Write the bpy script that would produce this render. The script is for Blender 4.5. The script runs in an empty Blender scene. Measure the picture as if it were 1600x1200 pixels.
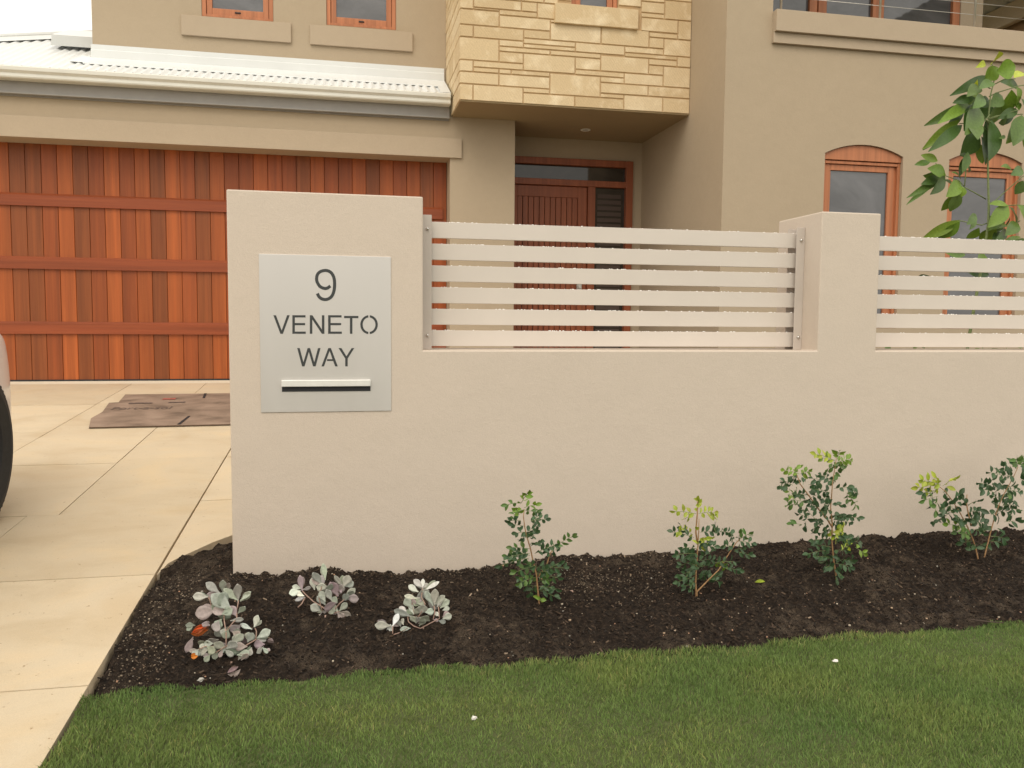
import bpy, math, random
import numpy as np
from mathutils import Vector, Matrix, noise as mn
R = math.radians
S = bpy.context.scene
col = S.collection
random.seed(7); rng = np.random.default_rng(5)

# ------------------------------------------------------------ camera, sky, sun, exposure
yaw, pit, rol = .203, .0735, .0078
f_ = Vector((math.sin(yaw)*math.cos(pit), math.cos(yaw)*math.cos(pit), -math.sin(pit)))
r_ = Vector((math.cos(yaw), -math.sin(yaw), 0)); u_ = r_.cross(f_)
r2 = math.cos(rol)*r_ + math.sin(rol)*u_; u2 = -math.sin(rol)*r_ + math.cos(rol)*u_
cd = bpy.data.cameras.new('camera'); cam = bpy.data.objects.new('camera', cd); col.objects.link(cam)
m = Matrix((r2, u2, -f_)).transposed().to_4x4(); m.translation = (0, -3.2, 0); cam.matrix_world = m
cd.sensor_width = 36; cd.lens = 36*1290/1600; cd.clip_start = .05; cd.clip_end = 2000
S.camera = cam
w = bpy.data.worlds.new('World'); S.world = w; w.use_nodes = True
nt = w.node_tree; nt.nodes.clear()
sk = nt.nodes.new('ShaderNodeTexSky'); sk.sky_type = 'NISHITA'; sk.sun_disc = False
sk.sun_elevation = R(52); sk.sun_rotation = R(205); sk.air_density = 1.2; sk.dust_density = 6; sk.ozone_density = 1
hs = nt.nodes.new('ShaderNodeHueSaturation'); hs.inputs['Saturation'].default_value = .22
mt = nt.nodes.new('ShaderNodeMix'); mt.data_type = 'RGBA'; mt.blend_type = 'MULTIPLY'; mt.inputs[0].default_value = 1
mt.inputs[7].default_value = (1.0, .955, .86, 1)
bg = nt.nodes.new('ShaderNodeBackground'); bg.inputs[1].default_value = .13
wo = nt.nodes.new('ShaderNodeOutputWorld')
nt.links.new(sk.outputs[0], hs.inputs['Color']); nt.links.new(hs.outputs[0], mt.inputs[6])
oc = nt.nodes.new('ShaderNodeMix'); oc.data_type = 'RGBA'; oc.inputs[0].default_value = .80; oc.inputs[7].default_value = (8.6, 8.25, 7.5, 1)   # cloud cover
nt.links.new(mt.outputs[2], oc.inputs[6]); nt.links.new(oc.outputs[2], bg.inputs[0]); nt.links.new(bg.outputs[0], wo.inputs[0])
sl = bpy.data.lights.new('sun', 'SUN'); sl.energy = .7; sl.angle = R(40); sl.color = (1, .93, .82)
sun = bpy.data.objects.new('sun', sl); col.objects.link(sun)
el, az = R(52), R(205)   # azimuth from +Y clockwise
sd = Vector((math.sin(az)*math.cos(el), math.cos(az)*math.cos(el), math.sin(el)))
sun.rotation_euler = sd.to_track_quat('Z', 'Y').to_euler(); sun.location = sd*20
S.view_settings.view_transform = 'Standard'; S.view_settings.look = 'None'; S.view_settings.gamma = 1
S.view_settings.exposure = 0.45
S.render.engine = 'CYCLES'

# ------------------------------------------------------------ materials
def srgb(r, g, b):
    return tuple(((c/255+.055)/1.055)**2.4 if c > 10 else c/255/12.92 for c in (r, g, b))+(1,)
class NT:
    def __init__(s, name):
        s.m = bpy.data.materials.new(name); s.m.use_nodes = True; s.t = s.m.node_tree; s.t.nodes.clear()
        s.out = s.n('ShaderNodeOutputMaterial'); s.p = s.n('ShaderNodeBsdfPrincipled'); s.l(s.p.outputs[0], s.out.inputs[0])
        s.co = s.n('ShaderNodeTexCoord')
    def n(s, k, **kw):
        x = s.t.nodes.new(k)
        for a, b in kw.items(): setattr(x, a, b)
        return x
    def l(s, a, b): s.t.links.new(a, b)
    def mapping(s, scale=(1, 1, 1), rot=(0, 0, 0)):
        x = s.n('ShaderNodeMapping'); x.inputs['Scale'].default_value = scale; x.inputs['Rotation'].default_value = rot
        s.l(s.co.outputs['Object'], x.inputs[0]); return x.outputs[0]
    def noise(s, scale, detail=4, rough=.55, vec=None, dist=0):
        x = s.n('ShaderNodeTexNoise'); x.inputs['Scale'].default_value = scale; x.inputs['Detail'].default_value = detail
        x.inputs['Roughness'].default_value = rough; x.inputs['Distortion'].default_value = dist
        s.l(vec or s.co.outputs['Object'], x.inputs['Vector']); return x.outputs['Fac']
    def ramp(s, fac, *stops):
        x = s.n('ShaderNodeValToRGB'); e = x.color_ramp.elements
        while len(e) < len(stops): e.new(.5)
        for k, (p, c) in enumerate(stops):
            e[k].position = p; e[k].color = c if len(c) == 4 else (*c, 1)
        s.l(fac, x.inputs[0]); return x.outputs[0]
    def mix(s, fac, a, b, mode='MIX'):
        x = s.n('ShaderNodeMix', data_type='RGBA', blend_type=mode)
        for i, v in ((0, fac), (6, a), (7, b)):
            if hasattr(v, 'links'): s.l(v, x.inputs[i])
            else: x.inputs[i].default_value = v
        return x.outputs[2]
    def bump(s, h, strength=.3, dist=.01, prev=None):
        x = s.n('ShaderNodeBump'); x.inputs['Strength'].default_value = strength; x.inputs['Distance'].default_value = dist
        s.l(h, x.inputs['Height'])
        if prev: s.l(prev, x.inputs['Normal'])
        return x.outputs[0]
    def set(s, **kw):
        for k, v in kw.items():
            i = s.p.inputs[k.replace('_', ' ')]
            if hasattr(v, 'links'): s.l(v, i)
            else: i.default_value = v
def g(v): return (v, v, v, 1)
def scale_c(c, k): return tuple(x*k for x in c[:3])+(1,)
def render_mat(name, c, mottled=.06, grain=.35, rough=.85, fine=420):
    m = NT(name)
    a = m.noise(1.3, 5, .6); b = m.noise(14, 4, .6); d = m.noise(fine, 2, .6)
    v = m.mix(.5, m.ramp(a, (.3, g(1-mottled)), (.7, g(1+mottled*.6))), m.ramp(b, (.3, g(1-mottled*.6)), (.7, g(1+mottled*.5))), 'MIX')
    cc = m.mix(1, c, v, 'MULTIPLY')
    sp = m.ramp(d, (.3, g(.93)), (.72, g(1.05)))
    cc = m.mix(1, cc, sp, 'MULTIPLY')
    n1 = m.bump(m.noise(5, 3), .4, .012); n2 = m.bump(m.noise(60, 3), .12, .006, n1)
    m.set(Base_Color=cc, Roughness=rough, Normal=m.bump(d, grain, .0025, n2)); m.p.inputs['Specular IOR Level'].default_value = .25
    return m.m
def plain(name, c, rough=.5, metal=0, nz=.05, sc=30, bump=0, spec=.5):
    m = NT(name); a = m.noise(sc, 4)
    m.set(Base_Color=m.mix(1, c, m.ramp(a, (.3, g(1-nz)), (.7, g(1+nz))), 'MULTIPLY'), Roughness=rough, Metallic=metal)
    m.p.inputs['Specular IOR Level'].default_value = spec
    if bump: m.set(Normal=m.bump(m.noise(sc*4, 3), bump, .003))
    return m.m
M = {}
M['fence_render'] = render_mat('fence render', (.61, .52, .435, 1), .025, .5)
M['house_render'] = render_mat('house render', (.445, .354, .250, 1), .05, .4, fine=260)
M['trim_render'] = render_mat('trim render', (.465, .370, .268, 1), .05, .3, fine=260)
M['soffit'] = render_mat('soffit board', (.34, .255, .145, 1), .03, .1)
M['white_metal'] = plain('off white painted steel', (.78, .77, .70, 1), .4, 0, .03, 6)
M['gutter'] = plain('cream gutter steel', (.70, .68, .61, 1), .35, 0, .03, 6)
M['fascia'] = plain('grey eave board', (.30, .28, .26, 1), .5, 0, .06, 8)
M['slat'] = plain('powder coated aluminium', (.62, .555, .495, 1), .42, 0, .025, 5)
M['channel'] = plain('aluminium channel', (.52, .46, .41, 1), .38, 0, .03, 8)
M['screw'] = plain('zinc screw', (.6, .58, .55, 1), .25, 1, .05)
M['black'] = plain('black rubber', (.015, .015, .017, 1), .7)
M['dark'] = plain('dark interior', (.02, .019, .018, 1), .6)
M['letter'] = plain('cut out lettering', (.035, .038, .038, 1), .55)
M['white_flap'] = plain('satin flap', (.75, .74, .70, 1), .3, .2)
def glass_mat(name, c=(.05, .05, .052, 1), ior=2.0):
    m = NT(name); m.set(Base_Color=m.mix(m.ramp(m.noise(1, 4, .6, m.mapping((1.6, 1.6, 3.2)), .6), (.3, g(0)), (.7, g(1))), scale_c(c, .7), scale_c(c, 1.7)), Roughness=.04, Specular_IOR_Level=.5)
    m.p.inputs['IOR'].default_value = ior; return m.m
M['glass'] = glass_mat('window glass', (.075, .074, .078, 1), 1.75)
M['glass_dark'] = glass_mat('dark glass', (.035, .028, .022, 1), 1.5)
M['car_glass'] = glass_mat('car glass', (.01, .01, .012, 1), 1.5)
def timber(name, c1, c2, axis=2, rough=.45, attr=True, grain=60):
    m = NT(name)
    sc = [grain, grain, grain]; sc[axis] = 1.6
    v = m.mapping(tuple(sc))
    a = m.noise(1, 6, .65, v, 1.2); a2 = m.noise(.35, 3, .5, v)
    cc = m.mix(m.ramp(a, (.25, g(0)), (.75, g(1))), c1, c2)
    cc = m.mix(.55, cc, m.ramp(a2, (.3, g(.62)), (.7, g(1.3))), 'MULTIPLY')
    if attr:
        at = m.n('ShaderNodeAttribute', attribute_name='Col')
        cc = m.mix(1, cc, at.outputs['Color'], 'MULTIPLY')
    m.set(Base_Color=cc, Roughness=rough, Normal=m.bump(a, .12, .002)); m.p.inputs['Specular IOR Level'].default_value = .35
    return m.m
M['cedar'] = timber('oiled cedar boards', (.265, .058, .014, 1), (.335, .084, .020, 1), 2)
M['cedar_rail'] = timber('oiled cedar rail', (.225, .048, .015, 1), (.275, .066, .021, 1), 0, attr=False)
M['jarrah'] = timber('window joinery timber', (.42, .155, .070, 1), (.50, .195, .09, 1), 2, attr=False, grain=90)
M['door_timber'] = timber('front door timber', (.26, .072, .030, 1), (.33, .10, .042, 1), 2, attr=False, grain=90)
# sandstone cladding
m = NT('sandstone ashlar'); geo = m.n('ShaderNodeNewGeometry')
ri = geo.outputs['Random Per Island']
base = m.ramp(ri, (0, (.60, .45, .265)), (.35, (.66, .505, .305)), (.7, (.68, .53, .33)), (1, (.72, .575, .375)))
vv = m.n('ShaderNodeVectorMath', operation='ADD'); m.l(m.co.outputs['Object'], vv.inputs[0])
cx = m.n('ShaderNodeCombineXYZ'); m.l(ri, cx.inputs[0]); m.l(ri, cx.inputs[2])
vs = m.n('ShaderNodeVectorMath', operation='SCALE'); vs.inputs['Scale'].default_value = 9; m.l(cx.outputs[0], vs.inputs[0]); m.l(vs.outputs[0], vv.inputs[1])
pt = m.noise(5, 6, .62, vv.outputs[0], .25)
pale = m.ramp(pt, (.50, g(0)), (.74, g(1)))
cc = m.mix(.85, base, m.mix(pale, base, (.88, .74, .52, 1)))
gr = m.noise(130, 4, .7); cc = m.mix(1, cc, m.ramp(gr, (.3, g(.88)), (.7, g(1.08))), 'MULTIPLY')
wv = m.n('ShaderNodeTexWave'); wv.inputs['Scale'].default_value = 14; wv.inputs['Distortion'].default_value = 5; wv.inputs['Detail'].default_value = 3
mp = m.mapping((1, 1, 1), (0, R(40), 0)); m.l(mp, wv.inputs['Vector'])
n1 = m.bump(pt, .5, .008); n2 = m.bump(wv.outputs['Fac'], .12, .004, n1)
m.set(Base_Color=cc, Roughness=.9, Normal=m.bump(gr, .4, .003, n2)); m.p.inputs['Specular IOR Level'].default_value = .2
M['stone'] = m.m
M['mortar'] = render_mat('mortar', (.52, .36, .20, 1), .08, .5)
# paving
m = NT('sandstone coloured paving'); geo = m.n('ShaderNodeNewGeometry')
base = m.ramp(geo.outputs['Random Per Island'], (0, (.58, .475, .33)), (.5, (.615, .505, .355)), (1, (.64, .53, .375)))
a = m.noise(2.2, 6, .65, None, .6); b = m.noise(38, 4, .7); d = m.noise(300, 3, .6)
v2 = m.mapping((2.2, 4, 4)); e = m.noise(1, 5, .65, v2, .5)
cc = m.mix(.7, base, m.ramp(a, (.3, (.92, .87, .78)), (.5, g(1)), (.7, (1.08, 1.02, .92))), 'MULTIPLY')
cc = m.mix(.8, cc, m.ramp(e, (.30, (.90, .87, .82)), (.5, g(1)), (.7, (1.03, 1.02, 1.01))), 'MULTIPLY')
cc = m.mix(.9, cc, m.ramp(b, (.27, (.50, .38, .28)), (.35, g(1))), 'MULTIPLY')
cc = m.mix(1, cc, m.ramp(d, (.3, g(.92)), (.7, g(1.05))), 'MULTIPLY')
m.set(Base_Color=cc, Roughness=m.ramp(a, (.3, g(.5)), (.7, g(.75))), Normal=m.bump(d, .35, .003, m.bump(e, .25, .004)))
M['paving'] = m.m
M['threshold'] = plain('pale threshold concrete', (.72, .64, .50, 1), .8, 0, .05, 20, .2)
M['paving_edge'] = plain('paving bedding sand', (.34, .24, .14, 1), .9, 0, .2, 60, .6)
# mulch / soil
m = NT('dark mulch'); a = m.noise(3.0, 5, .6, None, .5); b = m.noise(60, 6, .75); d = m.noise(350, 3, .7); e = m.noise(14, 5, .7)
cc = m.ramp(b, (.30, (.007, .005, .004)), (.50, (.026, .017, .0115)), (.66, (.068, .046, .031)), (.80, (.15, .11, .08)))
sandy = m.ramp(m.mix(.5, a, e), (.50, g(0)), (.60, g(1)))
cc = m.mix(m.mix(1, sandy, m.ramp(d, (.42, g(0)), (.6, g(.75))), 'MULTIPLY'), cc, (.20, .15, .105, 1))
m.set(Base_Color=cc, Roughness=.9, Normal=m.bump(b, .9, .02, m.bump(d, .8, .006))); m.p.inputs['Specular IOR Level'].default_value = .2
M['mulch'] = m.m
def attr_mat(name, rough=.7, trans=0, spec=.3, sc=120, nz=.2, sat=None):
    m = NT(name); at = m.n('ShaderNodeAttribute', attribute_name='Col')
    cc = m.mix(1, at.outputs['Color'], m.ramp(m.noise(sc, 3), (.3, g(1-nz)), (.7, g(1+nz))), 'MULTIPLY')
    m.set(Base_Color=cc, Roughness=rough, Specular_IOR_Level=spec)
    if trans:
        tr = m.n('ShaderNodeBsdfTranslucent'); m.l(cc, tr.inputs[0]); mx = m.n('ShaderNodeMixShader'); mx.inputs[0].default_value = trans
        m.l(m.p.outputs[0], mx.inputs[1]); m.l(tr.outputs[0], mx.inputs[2]); m.l(mx.outputs[0], m.out.inputs[0])
    return m.m
M['chips'] = attr_mat('bark chips', .85)
M['grass'] = attr_mat('grass blades', .55, .45, .25, 60, .1)
M['leaf'] = attr_mat('leaves', .38, .22, .45, 90, .14)
M['succulent'] = attr_mat('succulent leaves', .6, .08, .25, 110, .16)
M['stem'] = plain('tan stem bark', (.34, .19, .085, 1), .7, 0, .25, 90, .4)
M['green_stem'] = plain('green stem', (.16, .20, .07, 1), .6, 0, .2, 90)
M['pink_stem'] = plain('pink stem', (.34, .22, .17, 1), .6, 0, .2, 90)
m = NT('turf soil'); a = m.noise(2.5, 5, .6); b = m.noise(90, 5, .7)
m.set(Base_Color=m.mix(b, m.mix(a, (.05, .07, .018, 1), (.07, .085, .022, 1)), (.10, .11, .035, 1)), Roughness=.9, Normal=m.bump(b, .8, .01))
M['turf'] = m.m
M['garden_soil'] = plain('garden soil', (.05, .035, .025, 1), .9, 0, .4, 20, .6)
M['asphalt'] = plain('asphalt', (.05, .05, .052, 1), .85, 0, .2, 80, .5)
M['concrete'] = plain('concrete', (.42, .40, .36, 1), .8, 0, .12, 20, .3)
m = NT('brushed steel plate'); v = m.mapping((1.2, 1, 700)); a = m.noise(1, 3, .6, v); b = m.noise(3.2, 3, .5, m.mapping((2.0, 1, .35)))
m.set(Base_Color=m.mix(b, (.58, .55, .525, 1), (.67, .64, .61, 1)), Metallic=.55, Roughness=m.ramp(b, (.3, g(.36)), (.7, g(.55))), Normal=m.bump(a, .05, .0008))  # soft vertical bands in the base colour stand in for sky reflection
m.p.inputs['Anisotropic'].default_value = .5
M['plate'] = m.m
m = NT('flattened cardboard'); a = m.noise(4, 4, .5, m.mapping((1, 1.2, 1)), .3); b = m.noise(70, 4, .6)
cc = m.ramp(a, (.28, (.11, .072, .05)), (.42, (.22, .15, .105)), (.6, (.29, .20, .145)), (.8, (.36, .26, .19)))
m.set(Base_Color=m.mix(1, cc, m.ramp(b, (.3, g(.92)), (.7, g(1.05))), 'MULTIPLY'), Roughness=.85, Normal=m.bump(a, .4, .02))
M['card'] = m.m
M['card_print'] = plain('faded print', (.14, .095, .075, 1), .9, 0, .3, 40)
M['red_print'] = plain('faded red print', (.36, .10, .07, 1), .9, 0, .3, 40)
M['card_edge'] = plain('cardboard edge', (.10, .065, .04, 1), .9)
m = NT('white car paint'); m.set(Base_Color=(.80, .79, .76, 1), Roughness=.25); m.p.inputs['Coat Weight'].default_value = .6; m.p.inputs['Coat Roughness'].default_value = .06
M['paint'] = m.m
M['tyre'] = plain('tyre rubber', (.018, .018, .018, 1), .8, 0, .2, 50, .3)
M['rim'] = plain('alloy rim', (.5, .5, .5, 1), .3, .9)
M['lamp'] = glass_mat('lamp lens', (.5, .5, .5, 1), 1.5); M['red_lamp'] = glass_mat('red lens', (.35, .02, .02, 1), 1.5)
M['stainless'] = plain('stainless rail', (.62, .60, .55, 1), .3, .8)
M['curtain'] = plain('grey curtain', (.16, .15, .145, 1), .9)
M['blind'] = plain('brown louvre', (.075, .048, .036, 1), .6)
M['roof'] = plain('corrugated roof sheet', (.70, .71, .70, 1), .4, 0, .03, 3)
M['grey_roof'] = plain('grey corrugated roof', (.78, .79, .80, 1), .45, 0, .05, 3)
M['neigh'] = render_mat('neighbour wall', (.42, .27, .15, 1)); M['neigh_trim'] = plain('cream beam', (.72, .60, .44, 1), .6)
M['white_stone'] = plain('white stone', (.75, .70, .66, 1), .8, 0, .1, 60, .4)
M['pebble'] = attr_mat('small pebbles', .7)
M['water'] = plain('water drops', (.8, .78, .74, 1), .08)
M['dark_twig'] = plain('dark twig', (.06, .04, .028, 1), .8)
M['petal'] = plain('pink petals', (.55, .12, .12, 1), .6)

# ------------------------------------------------------------ mesh helpers
def root_loc(o):
    while o.parent: o = o.parent
    return o.location
class MB:
    def __init__(s): s.v = []; s.f = []; s.mi = []; s.c = []; s.cur = (1, 1, 1)
    def add(s, vs, fs, mi=0):
        n = len(s.v); s.v += [tuple(v) for v in vs]; s.c += [s.cur]*len(vs)
        for f in fs: s.f.append(tuple(n+i for i in f)); s.mi.append(mi)
    def box(s, x0, x1, y0, y1, z0, z1, mi=0):
        s.add([(x0, y0, z0), (x1, y0, z0), (x1, y1, z0), (x0, y1, z0), (x0, y0, z1), (x1, y0, z1), (x1, y1, z1), (x0, y1, z1)],
              [(0, 3, 2, 1), (4, 5, 6, 7), (0, 1, 5, 4), (1, 2, 6, 5), (2, 3, 7, 6), (3, 0, 4, 7)], mi)
    def prism(s, poly, a0, a1, axis='y', mi=0):      # poly in the two other axes
        n = len(poly)
        P = {'y': lambda p, a: (p[0], a, p[1]), 'x': lambda p, a: (a, p[0], p[1]), 'z': lambda p, a: (p[0], p[1], a)}[axis]
        vs = [P(p, a0) for p in poly]+[P(p, a1) for p in poly]
        fs = [tuple(range(n)), tuple(range(2*n-1, n-1, -1))]+[(i, n+i, n+(i+1) % n, (i+1) % n) for i in range(n)]
        s.add(vs, fs, mi)
    def tube(s, pts, rad, n=6, mi=0):
        pts = [Vector(p) for p in pts]; k0 = len(s.v)
        if not hasattr(rad, '__len__'): rad = [rad]*len(pts)
        vs = []
        for i, p in enumerate(pts):
            d = (pts[min(i+1, len(pts)-1)]-pts[max(i-1, 0)]).normalized()
            a = d.cross(Vector((.3, 1, .2))).normalized(); b = d.cross(a)
            vs += [p+(a*math.cos(t)+b*math.sin(t))*rad[i] for t in (2*math.pi*j/n for j in range(n))]
        fs = [(i*n+j, i*n+(j+1) % n, (i+1)*n+(j+1) % n, (i+1)*n+j) for i in range(len(pts)-1) for j in range(n)]
        fs += [tuple(range(n)), tuple(range((len(pts)-1)*n, len(pts)*n))]
        s.add(vs, fs, mi)
    def lathe(s, prof, axis, c, n=32, mi=0):          # prof: (radius, along)
        vs = []
        for r, a in prof:
            for j in range(n):
                t = 2*math.pi*j/n; u, v = r*math.cos(t), r*math.sin(t)
                vs.append({'x': (c[0]+a, c[1]+u, c[2]+v), 'y': (c[0]+u, c[1]+a, c[2]+v), 'z': (c[0]+u, c[1]+v, c[2]+a)}[axis])
        fs = [(i*n+j, i*n+(j+1) % n, (i+1)*n+(j+1) % n, (i+1)*n+j) for i in range(len(prof)-1) for j in range(n)]
        s.add(vs, fs, mi)
    def build(s, name, mats, parent=None, origin=None, smooth=False, bevel=0, fixn=True):
        L = root_loc(parent) if parent else Vector(origin or (0, 0, 0))
        me = bpy.data.meshes.new(name); me.from_pydata([(x-L[0], y-L[1], z-L[2]) for x, y, z in s.v], [], s.f)
        if not isinstance(mats, (list, tuple)): mats = [mats]
        for q in mats: me.materials.append(M[q])
        if len(mats) > 1: me.polygons.foreach_set('material_index', s.mi)
        if any(c != (1, 1, 1) for c in s.c) or mats[0] == 'cedar':
            at = me.color_attributes.new('Col', 'FLOAT_COLOR', 'POINT')
            at.data.foreach_set('color', [k for c in s.c for k in (*c, 1)])
        me.validate()
        if fixn:
            import bmesh
            bm = bmesh.new(); bm.from_mesh(me); bmesh.ops.recalc_face_normals(bm, faces=bm.faces); bm.to_mesh(me); bm.free()
        if smooth: me.polygons.foreach_set('use_smooth', [True]*len(me.polygons))
        o = bpy.data.objects.new(name, me); col.objects.link(o)
        if parent: o.parent = parent
        else: o.location = L
        if bevel:
            b = o.modifiers.new('bevel', 'BEVEL'); b.width = bevel; b.segments = 2; b.limit_method = 'ANGLE'; b.angle_limit = R(40)
        return o
def tag(o, label=None, cat=None, group=None, kind=None):
    for k, v in (('label', label), ('category', cat), ('group', group), ('kind', kind)):
        if v: o[k] = v
    return o
def thing(name, loc, label, cat, group=None):
    o = bpy.data.objects.new(name, None); col.objects.link(o); o.location = loc; o.empty_display_size = .1
    return tag(o, label, cat, group)
def part(name, mats, parent, fn, **k):
    b = MB(); fn(b); return b.build(name, mats, parent, **k)
def boxpart(name, mat, parent, *boxes, **k):
    b = MB()
    for q in boxes: b.box(*q)
    return b.build(name, mat, parent, **k)
def wall_holes(b, x0, x1, z0, z1, y0, y1, holes):
    xs = sorted({x0, x1, *[h[0] for h in holes], *[h[1] for h in holes]}); zs = sorted({z0, z1, *[h[2] for h in holes], *[h[3] for h in holes]})
    xs = [x for x in xs if x0 <= x <= x1]; zs = [z for z in zs if z0 <= z <= z1]
    solid = lambda i, j: 0 <= i < len(xs)-1 and 0 <= j < len(zs)-1 and not any(h[0] <= (xs[i]+xs[i+1])/2 <= h[1] and h[2] <= (zs[j]+zs[j+1])/2 <= h[3] for h in holes)
    for i in range(len(xs)-1):
        for j in range(len(zs)-1):
            if not solid(i, j): continue
            X0, X1, Z0, Z1 = xs[i], xs[i+1], zs[j], zs[j+1]
            for y in (y0, y1): b.add([(X0, y, Z0), (X1, y, Z0), (X1, y, Z1), (X0, y, Z1)], [(0, 1, 2, 3)])
            if not solid(i-1, j): b.add([(X0, y0, Z0), (X0, y1, Z0), (X0, y1, Z1), (X0, y0, Z1)], [(0, 1, 2, 3)])
            if not solid(i+1, j): b.add([(X1, y0, Z0), (X1, y1, Z0), (X1, y1, Z1), (X1, y0, Z1)], [(0, 1, 2, 3)])
            if not solid(i, j-1): b.add([(X0, y0, Z0), (X1, y0, Z0), (X1, y1, Z0), (X0, y1, Z0)], [(0, 1, 2, 3)])
            if not solid(i, j+1): b.add([(X0, y0, Z1), (X1, y0, Z1), (X1, y1, Z1), (X0, y1, Z1)], [(0, 1, 2, 3)])
GZ = lambda y: -.965+.07*y        # height of the sloping front ground

# ------------------------------------------------------------ ground, road, lawn, driveway
ys = [-400, -16, -14.3, -9, 5.2, 6, 400]
zz = [GZ(-9)-.06, GZ(-9)-.06, GZ(-9)-.06, GZ(-9)-.06, GZ(5.2)-.06, GZ(5.2)-.06, GZ(5.2)-.06]
b = MB(); b.add([(x, y, z) for y, z in zip(ys, zz) for x in (-400, 400)], [(2*i, 2*i+1, 2*i+3, 2*i+2) for i in range(len(ys)-1)])
tag(b.build('ground', 'turf'), kind='structure')
b = MB(); zr = GZ(-9)-.12+.07
b.add([(-200, -14.2, zr), (200, -14.2, zr), (200, -7.6, zr), (-200, -7.6, zr)], [(0, 1, 2, 3)])
tag(b.build('road', 'asphalt'), kind='structure')
b = MB(); b.box(-200, 200, -7.6, -7.42, zr-.1, GZ(-7.5)+.01); b.box(-200, 200, -14.4, -14.2, zr-.1, zr+.13)
tag(b.build('kerb', 'concrete', bevel=.02), kind='structure')
lx = sorted(set(np.round(np.concatenate([np.arange(-.69, 5, .1), np.arange(5, 30, 1)]), 3)))
b = MB(); n = len(lx)
ly = [-7.4, -5, -3, -2.4, -2, -1.6, -1.3, -1.1, -.95, -.84]
b.add([(x, y, GZ(y)+.004*math.sin(x*3+y*5)+(.0 if y < -.9 else -.004)) for y in ly for x in lx], [(j*n+i, j*n+i+1, (j+1)*n+i+1, (j+1)*n+i) for j in range(len(ly)-1) for i in range(n-1)])
tag(b.build('lawn', 'turf', smooth=True), kind='structure')
# driveway slabs: sawn joints between pavers
b = MB()
def slab(poly, mi=0):
    n = len(poly); sh = .0024; cx = sum(p[0] for p in poly)/n; cy = sum(p[1] for p in poly)/n
    q = []
    for x, y in poly:
        q.append((x-math.copysign(sh, x-cx), y-math.copysign(sh, y-cy)))
    dz = random.uniform(-.0012, .0012)
    b.add([(x, y, GZ(y)+dz) for x, y in q]+[(x, y, GZ(y)-.055) for x, y in q], [tuple(range(n)), tuple(range(2*n-1, n-1, -1))]+[(i, n+i, n+(i+1) % n, (i+1) % n) for i in range(n)], mi)
def rect(x0, x1, y0, y1): slab([(x0, y0), (x1, y0), (x1, y1), (x0, y1)])
curve = [(-.696, .065), (-.679, .19), (-.65, .25), (-.609, .315), (-.549, .417), (-.479, .505), (-.40, .58), (-.25, .68), (-.05, .76), (.2, .82), (.6, .86), (1.3, .9)]
slab(curve[:10]+[(.2, 1.07), (-.696, 1.07)]); slab([curve[9], curve[10], curve[11], (1.3, 1.07), (.2, 1.07)])
for y0, y1 in ((1.07, 2.04), (2.04, 3.1), (3.1, 4.15), (4.15, 5.2)):
    for x0, x1 in ((-.696, .3), (.3, 1.3)): rect(x0, x1, y0, y1)
rows = [(-7.4, -6.5), (-6.5, -5.6), (-5.6, -4.75), (-4.75, -3.95), (-3.95, -3.15), (-3.15, -2.35), (-2.35, -1.55), (-1.55, -.77), (-.77, .075)]
for k, (y0, y1) in enumerate(rows):
    xs = [-.70]; x = -.70-(.86 if k % 2 else 1.25)
    while x > -5.6: xs.append(x); x -= 1.25
    xs.append(-5.6)
    for i in range(len(xs)-1): rect(xs[i+1], xs[i], y0, y1)
for x0, x1 in ((-1.425, -.70), (-2.3, -1.425), (-3.2, -2.3), (-4.4, -3.2), (-5.6, -4.4)): rect(x0, x1, .075, .91)
for x0, x1, yl in ((-1.29, -.70, (.91, 2.03, 3.0, 4.1, 5.2)), (-1.96, -1.29, (.91, 1.92, 2.7, 3.9, 5.2)), (-3.1, -1.96, (.91, 1.95, 2.9, 4.0, 5.2)), (-4.4, -3.1, (.91, 1.95, 2.9, 4.0, 5.2)), (-5.6, -4.4, (.91, 1.95, 2.9, 4.0, 5.2))):
    for i in range(len(yl)-1): rect(x0, x1, yl[i], yl[i+1])
_k = len(b.f); rect(-3.9, 1.3, 5.2, 5.44); b.mi[_k:] = [2]*(len(b.f)-_k)
# bedding below the joints
b.add([(x, y, GZ(y)-.02) for y in (-7.4, .06) for x in (-5.6, -.72)], [(0, 1, 3, 2)], 1)
b.add([(-5.6, .06, GZ(.06)-.02), (-.72, .06, GZ(.06)-.02), (-.70, .35, GZ(.35)-.02), (-.45, .64, GZ(.64)-.02), (-.1, .82, GZ(.82)-.02), (1.28, .93, GZ(.93)-.02), (1.28, 5.43, GZ(5.43)-.02), (-5.6, 5.43, GZ(5.43)-.02)], [tuple(range(8))], 1)
tag(b.build('driveway', ['paving', 'paving_edge', 'threshold'], fixn=False), kind='structure')
# house side garden soil behind the wall
b = MB(); b.add([(-.1, .33, -.93), (9, .33, -.93), (9, 3.9, -.62), (1.32, 3.9, -.64), (1.32, .95, -.88), (-.1, .8, -.9)], [tuple(range(6))])
b.add([(1.32, 3.9, -.63), (9, 3.9, -.61), (9, 5.9, -.6), (1.32, 5.9, -.6)], [(0, 1, 2, 3)])
tag(b.build('garden_bed', 'garden_soil'), kind='structure')

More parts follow.
